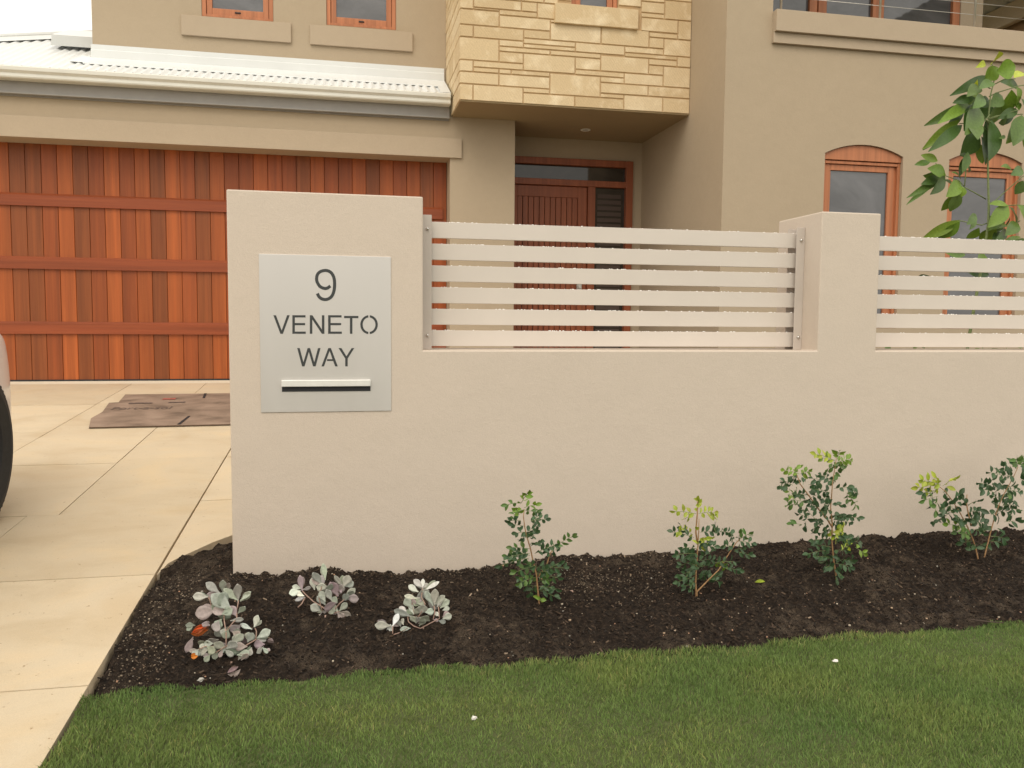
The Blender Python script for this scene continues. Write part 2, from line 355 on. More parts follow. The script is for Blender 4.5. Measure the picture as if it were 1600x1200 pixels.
# planting bed of mulch in front of the wall
wx = [-.8, -.405, -.256, -.09, .055, .278, .45, .612, .8, .932, 1.1, 1.35, 1.6, 1.789, 2.064, 2.411, 2.738, 3.078, 6]
wz = [-.955, -.940, -.958, -.944, -.972, -.976, -.985, -.974, -.955, -.945, -.952, -.958, -.945, -.937, -.929, -.932, -.923, -.932, -.93]
def soil_z(x, y):
    t = np.interp(x, wx, wz); base = GZ(y)
    wgt = math.exp(min(0, -(max(-y, 0))/.22))
    z = base*(1-wgt)+t*wgt
    e = min(1, max(0, (y+.84)/.30)); z += .02*math.sin(math.pi*min(1, max(0, (y+.84)/.84)))
    z -= .012*(1-e)
    if y > 0: z = t+.02*y
    # lower beside the paving edge
    if x < -.40:
        d = min(1, max(0, (x+.70)/.18)) if y < .1 else 1
        z -= .03*(1-d)
        if y > -.05: z -= .022*min(1, (y+.05)/.4)
    if x < -.69: z -= .035
    v = Vector((x*9, y*9, 1.3)); z += .017*mn.noise(v)
    v = Vector((x*26, y*26, 4)); z += .017*mn.noise(v)
    v = Vector((x*75, y*75, 9)); z += .008*mn.noise(v)
    v = Vector((x*170, y*170, 2)); z += .0022*mn.noise(v)
    if y < -.825: z = min(z, base-.004)-.10*(-.825-y)
    return z
gx = np.concatenate([np.arange(-.80, 3.5, .0075), np.arange(3.5, 6.2, .05)]); gy = np.concatenate([np.arange(-.90, .06, .0075), np.arange(.06, .75, .012)])
nx = len(gx); V = []; F = []
for j, y in enumerate(gy):
    for i, x in enumerate(gx):
        V.append((x, y, soil_z(x, y) if (y < .05 or x < -.37) else -1.0))
for j in range(len(gy)-1):
    for i in range(nx-1):
        if gy[j] > .03 and gx[i] > -.38: continue
        F.append((j*nx+i, j*nx+i+1, (j+1)*nx+i+1, (j+1)*nx+i))
b = MB(); b.v = V; b.f = F; b.mi = [0]*len(F); b.c = [(1, 1, 1)]*len(V)
tag(b.build('mulch_bed', 'mulch', smooth=True, fixn=False), kind='structure')

def arrays_obj(name, V, F, C, mat, origin=(0, 0, 0), smooth=False):
    me = bpy.data.meshes.new(name); V = np.asarray(V, np.float32).reshape(-1, 3); F = np.asarray(F, np.int32)
    k = F.shape[1]
    me.vertices.add(len(V)); me.vertices.foreach_set('co', (V-np.array(origin, np.float32)).ravel())
    me.loops.add(F.size); me.loops.foreach_set('vertex_index', F.ravel())
    me.polygons.add(len(F)); me.polygons.foreach_set('loop_start', np.arange(0, F.size, k, dtype=np.int32))
    me.polygons.foreach_set('loop_total', np.full(len(F), k, np.int32))
    if smooth: me.polygons.foreach_set('use_smooth', np.ones(len(F), bool))
    me.update(calc_edges=True)
    at = me.color_attributes.new('Col', 'FLOAT_COLOR', 'POINT')
    C = np.asarray(C, np.float32).reshape(-1, 3); at.data.foreach_set('color', np.concatenate([C, np.ones((len(C), 1), np.float32)], 1).ravel())
    me.materials.append(M[mat]); o = bpy.data.objects.new(name, me); col.objects.link(o); o.location = origin
    return o
# loose chips and crumbs on the bed
def in_bed(x, y):
    if x > -.41: return -.86 < y < -.005
    if x < -.70: return False
    if y < .06: return y > -.86
    return y < np.interp(x, [c[0] for c in curve[:8]], [c[1] for c in curve[:8]])-.03
V = []; F = []; C = []
def chip(x, y, l, wd, h, ang, tilt, c, up=0):
    z = soil_z(x, y)+h*.3+up
    ca, sa = math.cos(ang), math.sin(ang); n0 = len(V)
    for sx in (-1, 1):
        for sy in (-1, 1):
            for sz in (-1, 1):
                jx = sx*l/2*random.uniform(.6, 1); jy = sy*wd/2*random.uniform(.5, 1)
                V.append((x+ca*jx-sa*jy, y+sa*jx+ca*jy, z+sz*h/2+jx*tilt)); C.append(c)
    for q in ((0, 1, 3, 2), (4, 6, 7, 5), (0, 4, 5, 1), (2, 3, 7, 6), (1, 5, 7, 3), (0, 2, 6, 4)): F.append([n0+i for i in q])
cnt = 0
while cnt < 26000:
    x = random.uniform(-.72, 3.5); y = random.uniform(-.835, .5 if x < -.40 else -.003)
    if not in_bed(x, y): continue
    cnt += 1
    t = random.random(); l = random.choice((.003, .004, .005, .007, .010, .016))*random.uniform(.7, 1.4)
    if t < .70: c = (.024, .016, .011)
    elif t < .93: c = (.058, .037, .024)
    elif t < .993: c = (.10, .068, .046)
    else: c = (.28, .21, .15)
    k = random.uniform(.5, 1.5)
    chip(x, y, l, min(.006, l*random.uniform(.15, .8)), min(.004, l*random.uniform(.15, .6)), random.uniform(0, 6.3), random.uniform(-.7, .7), [q*k for q in c])
for k in range(2300):          # sandy crumbs along the wall foot, by the paving edge and in a bare patch
    r_k = random.random()
    if r_k < .4: x, y = random.uniform(-.42, 1.4), -abs(random.gauss(0, .035))-.003
    elif r_k < .7: x, y = random.uniform(-.69, -.52)+.02*random.random(), random.uniform(-.8, .1)
    else: x, y = random.gauss(.95, .16), random.gauss(-.30, .10)
    if not in_bed(x, y): continue
    l = random.uniform(.002, .007); kk = random.uniform(.6, 1.2)
    chip(x, y, l, l*.7, l*.5, random.uniform(0, 6.3), 0, [q*kk for q in random.choice(((.20, .155, .11), (.13, .10, .07), (.27, .21, .15)))])
o = arrays_obj('bark_chips', V, F, C, 'chips'); tag(o, 'dark crumbly bark mulch scattered over the garden bed', 'mulch', kind='stuff')
# small pale pebbles on the bed (gravelly grains)
V = []; F = []; C = []; cnt = 0
while cnt < 420:
    x = random.uniform(-.66, 3.4); y = random.uniform(-.86, -.02)
    if not in_bed(x, y): continue
    dens = (.9 if y < -.45 and x > .7 else .35) + (.6 if x < -.5 else 0)
    if random.random() > dens: continue
    cnt += 1; s = random.choice((.003, .004, .005, .007))*random.uniform(.6, 1.25)
    chip(x, y, s, s*.8, s*.6, random.uniform(0, 6.3), 0, random.choice(((.5, .42, .32), (.42, .30, .20), (.48, .28, .18), (.36, .33, .28))), .001)
o = arrays_obj('pebbles', V, F, C, 'pebble'); tag(o, 'tiny pale pebbles sprinkled over the dark mulch bed', 'pebbles', kind='stuff')

# grass blades
def blades(n, x0, x1, y0, y1, hh, ww, seed):
    r = np.random.default_rng(seed)
    x = r.uniform(x0, x1, n); y = r.uniform(y0, y1, n)
    edge = -.825+.012*np.sin(x*9)+.010*np.sin(x*23+1)+.006*np.sin(x*61)
    keep = y < edge; x = x[keep]; y = y[keep]; n = len(x)
    keep = x > -.692+.008*np.sin(y*17); x = x[keep]; y = y[keep]; n = len(x)
    pat = .5+.5*np.sin(x*2.1+1.3*np.sin(y*3.1))*np.cos(y*2.7+x*.8)
    pat2 = np.array([mn.noise(Vector((a*3.2, q*4.2, 0))) for a, q in zip(x, y)])
    pat3 = np.array([mn.noise(Vector((a*11, q*14, 5))) for a, q in zip(x, y)])
    h = hh*r.uniform(.55, 1.15, n)*(1+.35*pat2+.25*pat3); a = r.uniform(0, 2*np.pi, n); lean = r.uniform(.1, .85, n)*h; la = r.normal(1.2, 1.4, n)+pat3*3
    wd = ww*r.uniform(.6, 1.3, n); z = -.965+.07*y-.002
    dx, dy = np.cos(a)*wd/2, np.sin(a)*wd/2; ox, oy = np.cos(la)*lean, np.sin(la)*lean
    P = np.stack([np.stack([x-dx, y-dy, z], 1), np.stack([x+dx, y+dy, z], 1),
                  np.stack([x+dx*.8+ox*.4, y+dy*.8+oy*.4, z+h*.6], 1), np.stack([x-dx*.8+ox*.4, y-dy*.8+oy*.4, z+h*.6], 1),
                  np.stack([x+dx*.15+ox, y+dy*.15+oy, z+h*.92], 1), np.stack([x-dx*.15+ox, y-dy*.15+oy, z+h*.92], 1)], 1)
    I = np.arange(n)[:, None]*6; F = np.concatenate([I+np.array([[0, 1, 2, 3]]), I+np.array([[3, 2, 4, 5]])], 0)
    gcol = np.array([.205, .285, .085]); ycol = np.array([.34, .35, .13]); dcol = np.array([.145, .215, .062])
    t = r.uniform(0, 1, n); nearedge = np.clip(1-(edge_of(x)-y)/.10, 0, 1)
    py = .02+.035*(pat2 > .12)+.30*nearedge*(pat3 > -.05)*(x > .2)*(x < 1.7)+.06*nearedge
    c = np.where((t < py)[:, None], ycol, np.where((t > .72)[:, None], dcol, gcol))
    br = (1+.16*pat2+.16*pat3)*r.uniform(.75, 1.3, n); c = c*br[:, None]
    c[:, 0] *= 1+.15*np.clip(pat2, -1, 1)
    return P.reshape(-1, 3), F, np.repeat(c, 6, 0)
def edge_of(x): return -.825+.012*np.sin(x*9)+.010*np.sin(x*23+1)+.006*np.sin(x*61)
P1, F1, C1 = blades(240000, -.70, 3.3, -1.85, -.80, .016, .0023, 1)
P2, F2, C2 = blades(60000, -.70, 5.0, -3.0, -1.85, .026, .0042, 2)
o = arrays_obj('grass', np.concatenate([P1, P2]), np.concatenate([F1, F2+len(P1)]), np.concatenate([C1, C2]), 'grass')
tag(o, 'short green turf with a few straw coloured blades along its edge', 'grass', kind='stuff')
tree_leaves=[[3446,768,1422,3421,689,1454,61,"y"],[3427,788,1431,3313,719,1376,24,"y"],[3467,748,1371,3558,728,1397,70,"l"],[3670,850,1383,3789,910,1429,40,"y"],[3493,832,1377,3226,776,1246,39,"d"],[3349,804,1252,3358,760,1322,28,"y"],[3463,761,1319,3314,682,1256,39,"m"],[3613,766,1308,3681,851,1210,68,"l"],[3573,839,1350,3744,901,1342,47,"d"],[3707,836,1272,3675,775,1213,38,"d"],[3368,777,1236,3260,803,1210,37,"d"],[3413,828,1232,3177,899,1115,43,"m"],[3415,846,1236,3148,763,1092,43,"l"],[3309,813,1129,3126,847,977,43,"l"],[3315,801,1096,3076,736,938,43,"d"],[3399,797,1207,3267,715,1032,78,"m"],[3580,852,1258,3602,925,1149,79,"m"],[3496,806,1138,3461,766,920,80,"d"],[3451,849,1089,3371,864,955,83,"d"],[3475,846,1053,3568,915,923,47,"d"],[3357,801,954,3316,784,844,33,"m"],[3673,812,1199,3543,798,1143,39,"d"],[3651,759,1157,3573,720,992,70,"m"],[3574,838,1129,3540,746,1137,38,"d"],[3498,746,1022,3562,771,1039,14,"m"],[3152,774,888,3060,781,916,30,"l"],[3222,797,824,3092,765,843,48,"l"],[3276,860,839,3007,799,701,30,"m"],[3213,790,817,3085,730,710,43,"d"],[3330,816,795,3217,771,707,54,"l"],[3284,783,731,3291,832,641,56,"m"],[3314,778,763,3313,790,707,35,"l"],[3356,849,812,3240,769,830,19,"m"],[3661,747,865,3544,693,820,39,"m"],[3750,832,821,3723,855,753,49,"m"],[3601,768,669,3459,735,549,57,"l"],[3594,761,667,3477,753,668,29,"l"],[3641,745,667,3724,785,586,55,"l"],[3370,848,592,3225,938,505,43,"l"],[3352,828,582,3319,920,504,43,"l"],[3376,742,611,3291,700,551,33,"m"],[3500,856,555,3473,911,505,53,"l"],[3553,789,549,3532,878,497,58,"l"],[3659,814,613,3645,878,546,39,"d"],[3674,775,578,3548,713,502,48,"m"],[3619,793,536,3495,721,479,39,"d"],[3296,786,938,3427,878,868,56,"d"],[3342,780,1113,3311,682,999,56,"m"],[3389,745,1239,3277,679,1156,46,"m"],[3587,834,1275,3493,807,1210,56,"m"],[3387,775,1298,3251,694,1218,46,"m"],[3780,858,1345,3897,843,1264,57,"m"],[3710,765,1233,3767,677,1123,55,"d"],[3711,747,1136,3731,680,979,64,"m"],[3741,821,1406,3763,751,1356,47,"l"],[3749,745,910,3877,743,832,46,"m"],[3752,770,853,3955,869,771,55,"l"],[3776,755,642,3912,761,562,55,"l"],[3873,833,698,4010,815,679,47,"m"],[3795,859,1104,3850,854,978,57,"d"],[3225,769,459,3177,751,405,37,"m"],[3196,744,400,3302,729,388,37,"m"],[3140,770,271,3118,848,254,37,"d"],[3400,840,322,3550,839,293,47,"d"],[3216,744,457,3271,695,438,37,"m"],[3457,769,403,3386,711,335,37,"m"],[3601,768,448,3793,842,482,37,"m"]]
tree_stems=[[[3512,800,1405],[3498,800,1332],[3483,800,1270],[3476,800,1136],[3486,800,909],[3497,800,763],[3506,800,670],[3509,800,575],[3494,800,448],[3468,800,258],[3441,800,87],[3415,800,-105],[3402,800,-427],[3410,800,-917]]]
tree_twigs=[[[3500,800,706],[3416,800,739],[3342,800,757],[3316,800,797],[3231,800,823],[3173,800,889]],[[3505,800,680],[3566,800,703],[3636,800,764],[3713,800,835],[3780,800,859]],[[3509,800,596],[3569,800,640],[3635,800,676],[3691,800,678],[3817,800,670]],[[3510,800,575],[3451,800,558],[3328,800,582]],[[3510,800,575],[3599,800,552],[3722,800,593]],[[3479,800,1115],[3405,800,1152],[3389,800,1223]],[[3480,800,1095],[3441,800,1154],[3402,800,1208]],[[3481,800,1074],[3419,800,1112],[3311,800,1106]],[[3478,800,1125],[3563,800,1166],[3666,800,1196]],[[3484,800,1260],[3531,800,1283],[3644,800,1319],[3725,800,1337]],[[3487,800,1301],[3431,800,1328],[3382,800,1340]],[[3498,800,1322],[3552,800,1351],[3637,800,1362]],[[3512,800,1405],[3474,800,1433]],[[3512,800,1400],[3573,800,1409]],[[3472,800,1156],[3409,800,1080]],[[3476,800,1136],[3539,800,1160],[3692,800,1174]],[[3318,800,756],[3314,800,725]],[[3332,800,767],[3356,800,944]]]
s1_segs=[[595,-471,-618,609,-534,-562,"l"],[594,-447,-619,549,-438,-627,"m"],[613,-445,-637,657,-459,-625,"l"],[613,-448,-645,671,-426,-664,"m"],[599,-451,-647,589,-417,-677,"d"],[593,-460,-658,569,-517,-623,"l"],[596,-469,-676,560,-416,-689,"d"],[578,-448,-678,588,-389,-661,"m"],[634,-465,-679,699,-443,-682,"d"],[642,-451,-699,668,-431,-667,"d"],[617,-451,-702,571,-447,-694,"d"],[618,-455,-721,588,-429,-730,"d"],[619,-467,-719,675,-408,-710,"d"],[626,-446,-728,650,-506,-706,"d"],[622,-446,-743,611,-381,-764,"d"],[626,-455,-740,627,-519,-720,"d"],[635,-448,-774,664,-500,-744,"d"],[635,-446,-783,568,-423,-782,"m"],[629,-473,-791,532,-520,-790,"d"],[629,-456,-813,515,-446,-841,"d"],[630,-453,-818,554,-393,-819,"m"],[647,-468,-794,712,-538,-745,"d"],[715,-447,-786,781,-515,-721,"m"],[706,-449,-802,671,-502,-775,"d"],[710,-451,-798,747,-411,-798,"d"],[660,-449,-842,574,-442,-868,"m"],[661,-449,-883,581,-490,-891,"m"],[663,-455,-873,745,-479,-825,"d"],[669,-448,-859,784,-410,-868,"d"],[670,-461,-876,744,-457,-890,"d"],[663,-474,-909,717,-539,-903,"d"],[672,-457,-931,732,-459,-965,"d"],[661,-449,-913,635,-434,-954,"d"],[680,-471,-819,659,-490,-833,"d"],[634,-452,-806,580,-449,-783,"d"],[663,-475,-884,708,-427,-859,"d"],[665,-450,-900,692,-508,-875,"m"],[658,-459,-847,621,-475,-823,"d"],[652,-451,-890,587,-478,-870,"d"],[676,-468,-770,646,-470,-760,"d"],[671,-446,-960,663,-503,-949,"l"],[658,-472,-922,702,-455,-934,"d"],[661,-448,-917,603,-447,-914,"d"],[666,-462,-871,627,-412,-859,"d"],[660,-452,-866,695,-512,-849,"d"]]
s1_stems=[[[667,-460,-976],[665,-460,-955],[661,-460,-922],[656,-460,-871],[643,-460,-821],[634,-460,-779],[621,-460,-737],[613,-460,-704],[608,-460,-666],[610,-460,-638]],[[665,-460,-880],[675,-460,-864],[691,-460,-844],[705,-460,-799],[716,-460,-785]]]
s2_segs=[[1247,-469,-673,1230,-511,-611,"y"],[1234,-486,-673,1162,-439,-672,"y"],[1218,-482,-686,1210,-441,-700,"y"],[1242,-490,-672,1338,-438,-684,"y"],[1282,-490,-669,1282,-539,-682,"y"],[1234,-480,-729,1239,-503,-720,"y"],[1226,-479,-751,1219,-422,-747,"y"],[1247,-474,-779,1266,-543,-748,"y"],[1247,-486,-786,1222,-479,-771,"y"],[1249,-480,-790,1290,-450,-796,"y"],[1180,-480,-736,1142,-540,-727,"y"],[1227,-488,-759,1154,-439,-745,"d"],[1201,-484,-740,1192,-447,-725,"d"],[1259,-465,-747,1327,-448,-752,"d"],[1278,-475,-746,1293,-459,-724,"d"],[1309,-486,-740,1327,-428,-735,"d"],[1311,-481,-745,1406,-423,-766,"d"],[1368,-486,-751,1407,-434,-806,"d"],[1399,-471,-784,1481,-456,-803,"d"],[1407,-482,-775,1424,-532,-740,"m"],[1408,-472,-778,1402,-491,-747,"m"],[1389,-475,-802,1317,-526,-786,"d"],[1380,-493,-810,1393,-542,-791,"d"],[1391,-471,-821,1440,-516,-828,"d"],[1250,-468,-798,1317,-486,-798,"d"],[1242,-478,-803,1171,-499,-791,"d"],[1243,-476,-821,1128,-533,-808,"d"],[1240,-483,-845,1199,-422,-882,"d"],[1238,-490,-877,1178,-468,-903,"d"],[1236,-485,-904,1147,-513,-912,"d"],[1228,-494,-918,1181,-561,-928,"d"],[1257,-467,-850,1344,-420,-868,"d"],[1319,-471,-861,1385,-428,-895,"l"],[1321,-466,-862,1385,-514,-847,"d"],[1344,-477,-877,1420,-478,-895,"d"],[1253,-478,-898,1329,-416,-930,"d"],[1292,-472,-920,1375,-407,-930,"d"],[1288,-491,-913,1341,-470,-934,"d"],[1252,-475,-813,1296,-440,-820,"d"],[1247,-476,-830,1227,-430,-820,"d"],[1244,-486,-852,1220,-426,-851,"d"],[1245,-483,-871,1302,-469,-869,"d"],[1253,-468,-919,1298,-440,-908,"d"],[1235,-486,-861,1179,-523,-897,"d"],[1270,-485,-828,1310,-467,-818,"d"],[1245,-465,-902,1229,-409,-900,"d"],[1239,-483,-784,1286,-497,-779,"d"],[1248,-470,-935,1185,-501,-930,"d"],[1250,-483,-871,1183,-551,-831,"d"]]
s2_stems=[[[1244,-480,-962],[1241,-480,-927],[1242,-480,-893],[1245,-480,-820],[1248,-480,-743],[1248,-480,-694]],[[1247,-480,-960],[1267,-480,-942],[1289,-480,-921],[1329,-480,-885],[1368,-480,-826],[1395,-480,-788],[1408,-480,-776]],[[1245,-480,-786],[1237,-480,-742],[1241,-480,-679],[1241,-480,-627]]]
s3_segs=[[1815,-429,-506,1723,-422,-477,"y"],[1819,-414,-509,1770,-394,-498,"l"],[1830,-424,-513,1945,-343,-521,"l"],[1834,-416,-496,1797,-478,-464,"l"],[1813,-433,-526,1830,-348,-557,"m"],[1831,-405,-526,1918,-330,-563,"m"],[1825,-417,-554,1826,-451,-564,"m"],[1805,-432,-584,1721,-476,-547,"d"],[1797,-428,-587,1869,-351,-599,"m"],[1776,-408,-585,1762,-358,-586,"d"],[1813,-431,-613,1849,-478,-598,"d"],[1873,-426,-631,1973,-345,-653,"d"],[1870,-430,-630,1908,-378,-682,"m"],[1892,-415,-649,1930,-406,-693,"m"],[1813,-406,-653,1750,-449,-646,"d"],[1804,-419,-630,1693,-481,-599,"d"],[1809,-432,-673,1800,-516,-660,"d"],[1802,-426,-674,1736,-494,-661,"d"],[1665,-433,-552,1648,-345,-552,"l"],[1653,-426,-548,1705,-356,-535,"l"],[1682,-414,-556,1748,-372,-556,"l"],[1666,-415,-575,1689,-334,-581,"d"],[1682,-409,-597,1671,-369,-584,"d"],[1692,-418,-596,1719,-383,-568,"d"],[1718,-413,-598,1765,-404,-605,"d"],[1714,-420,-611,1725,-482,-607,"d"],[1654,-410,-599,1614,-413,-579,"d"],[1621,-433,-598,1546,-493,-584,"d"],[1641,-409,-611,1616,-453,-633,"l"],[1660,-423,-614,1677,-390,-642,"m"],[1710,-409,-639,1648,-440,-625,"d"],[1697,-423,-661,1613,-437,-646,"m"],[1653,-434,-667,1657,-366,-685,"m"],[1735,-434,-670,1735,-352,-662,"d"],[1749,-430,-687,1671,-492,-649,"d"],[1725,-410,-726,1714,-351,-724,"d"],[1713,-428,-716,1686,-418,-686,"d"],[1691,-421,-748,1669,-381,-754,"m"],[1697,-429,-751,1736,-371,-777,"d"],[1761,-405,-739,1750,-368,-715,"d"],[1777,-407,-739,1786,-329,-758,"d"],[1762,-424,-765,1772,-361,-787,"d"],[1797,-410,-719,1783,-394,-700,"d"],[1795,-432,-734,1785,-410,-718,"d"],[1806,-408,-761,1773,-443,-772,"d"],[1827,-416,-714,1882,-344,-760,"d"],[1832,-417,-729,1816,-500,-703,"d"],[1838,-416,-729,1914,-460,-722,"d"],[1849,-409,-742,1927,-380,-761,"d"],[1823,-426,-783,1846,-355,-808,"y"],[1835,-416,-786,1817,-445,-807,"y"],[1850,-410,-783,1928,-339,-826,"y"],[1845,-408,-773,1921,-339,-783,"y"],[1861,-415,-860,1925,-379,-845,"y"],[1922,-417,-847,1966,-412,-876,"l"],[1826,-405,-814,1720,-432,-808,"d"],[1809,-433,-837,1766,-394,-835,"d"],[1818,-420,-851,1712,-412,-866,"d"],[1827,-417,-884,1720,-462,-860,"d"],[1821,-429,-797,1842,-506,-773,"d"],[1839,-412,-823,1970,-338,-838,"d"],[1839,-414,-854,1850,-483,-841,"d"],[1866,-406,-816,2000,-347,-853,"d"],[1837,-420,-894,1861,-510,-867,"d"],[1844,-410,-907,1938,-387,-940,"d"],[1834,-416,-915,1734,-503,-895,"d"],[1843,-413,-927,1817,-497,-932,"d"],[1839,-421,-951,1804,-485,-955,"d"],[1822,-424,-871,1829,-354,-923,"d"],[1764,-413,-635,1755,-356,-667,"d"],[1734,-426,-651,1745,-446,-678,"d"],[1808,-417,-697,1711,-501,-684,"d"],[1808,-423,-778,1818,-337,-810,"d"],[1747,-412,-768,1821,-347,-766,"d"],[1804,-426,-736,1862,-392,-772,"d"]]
s3_stems=[[[1847,-420,-975],[1838,-420,-930],[1831,-420,-898],[1820,-420,-820],[1818,-420,-748],[1809,-420,-686],[1812,-420,-630],[1813,-420,-594],[1820,-420,-543],[1826,-420,-498]],[[1819,-420,-764],[1797,-420,-732],[1762,-420,-695],[1715,-420,-637],[1680,-420,-595],[1662,-420,-554]]]
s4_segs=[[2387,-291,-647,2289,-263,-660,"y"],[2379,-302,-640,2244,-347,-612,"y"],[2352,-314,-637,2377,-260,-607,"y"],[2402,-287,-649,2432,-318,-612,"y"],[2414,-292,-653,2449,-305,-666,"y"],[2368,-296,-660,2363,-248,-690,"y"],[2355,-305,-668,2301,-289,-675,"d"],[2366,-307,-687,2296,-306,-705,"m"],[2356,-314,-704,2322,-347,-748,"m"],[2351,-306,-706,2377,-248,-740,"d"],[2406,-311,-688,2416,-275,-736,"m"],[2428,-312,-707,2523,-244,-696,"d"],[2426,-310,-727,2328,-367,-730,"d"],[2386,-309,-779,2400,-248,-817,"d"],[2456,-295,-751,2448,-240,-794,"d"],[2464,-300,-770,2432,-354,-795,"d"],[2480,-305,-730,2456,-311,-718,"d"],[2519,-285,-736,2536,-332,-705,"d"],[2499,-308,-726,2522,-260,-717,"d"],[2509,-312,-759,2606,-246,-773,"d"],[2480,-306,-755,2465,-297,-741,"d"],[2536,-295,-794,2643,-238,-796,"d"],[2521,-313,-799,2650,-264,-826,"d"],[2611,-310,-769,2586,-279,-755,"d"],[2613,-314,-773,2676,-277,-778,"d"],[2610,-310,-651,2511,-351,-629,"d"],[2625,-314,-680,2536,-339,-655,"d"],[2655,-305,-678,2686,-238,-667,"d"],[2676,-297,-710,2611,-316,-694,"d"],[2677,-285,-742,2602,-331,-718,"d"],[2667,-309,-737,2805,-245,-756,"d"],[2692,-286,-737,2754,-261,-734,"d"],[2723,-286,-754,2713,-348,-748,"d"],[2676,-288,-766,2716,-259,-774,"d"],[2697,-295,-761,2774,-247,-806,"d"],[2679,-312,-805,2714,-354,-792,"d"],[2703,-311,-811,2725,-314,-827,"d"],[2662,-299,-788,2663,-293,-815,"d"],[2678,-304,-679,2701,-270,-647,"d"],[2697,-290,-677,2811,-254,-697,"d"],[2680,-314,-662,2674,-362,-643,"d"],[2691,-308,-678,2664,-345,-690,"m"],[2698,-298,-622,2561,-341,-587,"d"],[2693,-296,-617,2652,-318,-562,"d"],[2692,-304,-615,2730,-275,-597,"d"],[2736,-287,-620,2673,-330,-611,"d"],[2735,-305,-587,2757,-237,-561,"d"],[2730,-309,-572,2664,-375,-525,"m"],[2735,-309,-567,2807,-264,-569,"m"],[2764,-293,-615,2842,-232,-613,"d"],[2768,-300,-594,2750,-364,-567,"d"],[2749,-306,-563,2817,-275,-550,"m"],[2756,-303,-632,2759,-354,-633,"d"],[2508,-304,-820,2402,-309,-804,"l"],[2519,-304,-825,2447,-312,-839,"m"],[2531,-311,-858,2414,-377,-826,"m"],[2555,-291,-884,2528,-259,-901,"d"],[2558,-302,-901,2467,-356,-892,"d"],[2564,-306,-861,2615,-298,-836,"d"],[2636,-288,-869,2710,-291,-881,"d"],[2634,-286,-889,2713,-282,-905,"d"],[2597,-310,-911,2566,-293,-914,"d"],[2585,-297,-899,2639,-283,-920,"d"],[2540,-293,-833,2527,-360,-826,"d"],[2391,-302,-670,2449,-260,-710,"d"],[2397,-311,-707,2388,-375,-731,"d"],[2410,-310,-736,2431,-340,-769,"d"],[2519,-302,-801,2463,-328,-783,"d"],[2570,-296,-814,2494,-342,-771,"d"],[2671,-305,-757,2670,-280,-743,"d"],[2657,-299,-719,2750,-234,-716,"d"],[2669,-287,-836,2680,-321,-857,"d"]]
s4_stems=[[[2574,-300,-957],[2561,-300,-917],[2545,-300,-876],[2516,-300,-821],[2474,-300,-756],[2439,-300,-710],[2404,-300,-670],[2369,-300,-645]],[[2603,-300,-958],[2614,-300,-909],[2625,-300,-860],[2641,-300,-797],[2663,-300,-733],[2683,-300,-690],[2724,-300,-622],[2744,-300,-578]],[[2533,-300,-817],[2519,-300,-772],[2508,-300,-733],[2506,-300,-686]]]
u1_leaves=[[-406,-606,-838,-442,-604,-835,20,"g"],[-373,-594,-832,-405,-599,-802,19,"g"],[-365,-586,-835,-363,-599,-798,17,"g"],[-349,-590,-825,-345,-606,-803,12,"p"],[-320,-599,-857,-354,-595,-826,19,"g"],[-319,-596,-858,-319,-611,-811,20,"g"],[-313,-603,-856,-287,-599,-836,13,"g"],[-332,-636,-874,-383,-623,-835,31,"h"],[-347,-612,-874,-366,-629,-831,32,"h"],[-381,-614,-878,-433,-603,-889,32,"p"],[-320,-633,-895,-336,-632,-868,20,"p"],[-316,-636,-885,-297,-654,-863,14,"g"],[-354,-625,-876,-363,-611,-904,27,"h"],[-370,-650,-899,-379,-651,-925,26,"p"],[-337,-649,-902,-306,-641,-903,13,"g"],[-344,-643,-923,-378,-628,-948,24,"g"],[-341,-663,-923,-350,-667,-944,20,"h"],[-304,-663,-912,-330,-662,-926,26,"p"],[-274,-650,-932,-304,-636,-922,12,"w"],[-267,-665,-921,-257,-667,-890,15,"w"],[-264,-664,-920,-248,-667,-904,10,"w"],[-259,-663,-955,-226,-672,-934,20,"g"],[-258,-667,-957,-238,-648,-969,10,"w"],[-227,-673,-967,-215,-685,-959,16,"p"],[-236,-674,-972,-263,-657,-977,20,"p"],[-239,-676,-978,-253,-695,-986,13,"g"],[-240,-702,-971,-226,-710,-982,11,"g"],[-272,-689,-973,-278,-692,-1002,13,"w"],[-283,-698,-966,-314,-692,-966,19,"p"],[-287,-689,-979,-339,-684,-983,19,"h"],[-327,-682,-959,-302,-680,-939,20,"g"],[-345,-687,-972,-370,-704,-950,19,"g"],[-344,-693,-970,-317,-708,-950,23,"g"],[-346,-703,-969,-329,-692,-992,13,"w"],[-353,-698,-971,-361,-704,-987,11,"p"],[-377,-695,-963,-375,-691,-995,16,"g"],[-380,-691,-952,-403,-686,-955,16,"g"],[-395,-691,-947,-420,-672,-959,19,"h"],[-366,-685,-945,-392,-674,-951,19,"p"],[-422,-692,-968,-443,-695,-969,10,"p"],[-421,-698,-965,-433,-704,-979,15,"g"],[-441,-665,-938,-458,-664,-977,16,"p"],[-395,-650,-911,-412,-660,-903,13,"p"],[-437,-648,-909,-457,-661,-903,13,"h"],[-395,-694,-969,-418,-688,-979,16,"g"],[-388,-702,-982,-402,-698,-1000,13,"g"],[-300,-710,-1002,-283,-722,-982,13,"p"],[-286,-669,-964,-273,-662,-944,20,"h"],[-292,-664,-946,-295,-646,-973,13,"p"],[-363,-633,-886,-337,-640,-872,23,"h"],[-329,-667,-929,-310,-674,-940,20,"p"],[-398,-693,-959,-379,-700,-974,19,"h"],[-312,-710,-985,-282,-710,-980,16,"h"]]
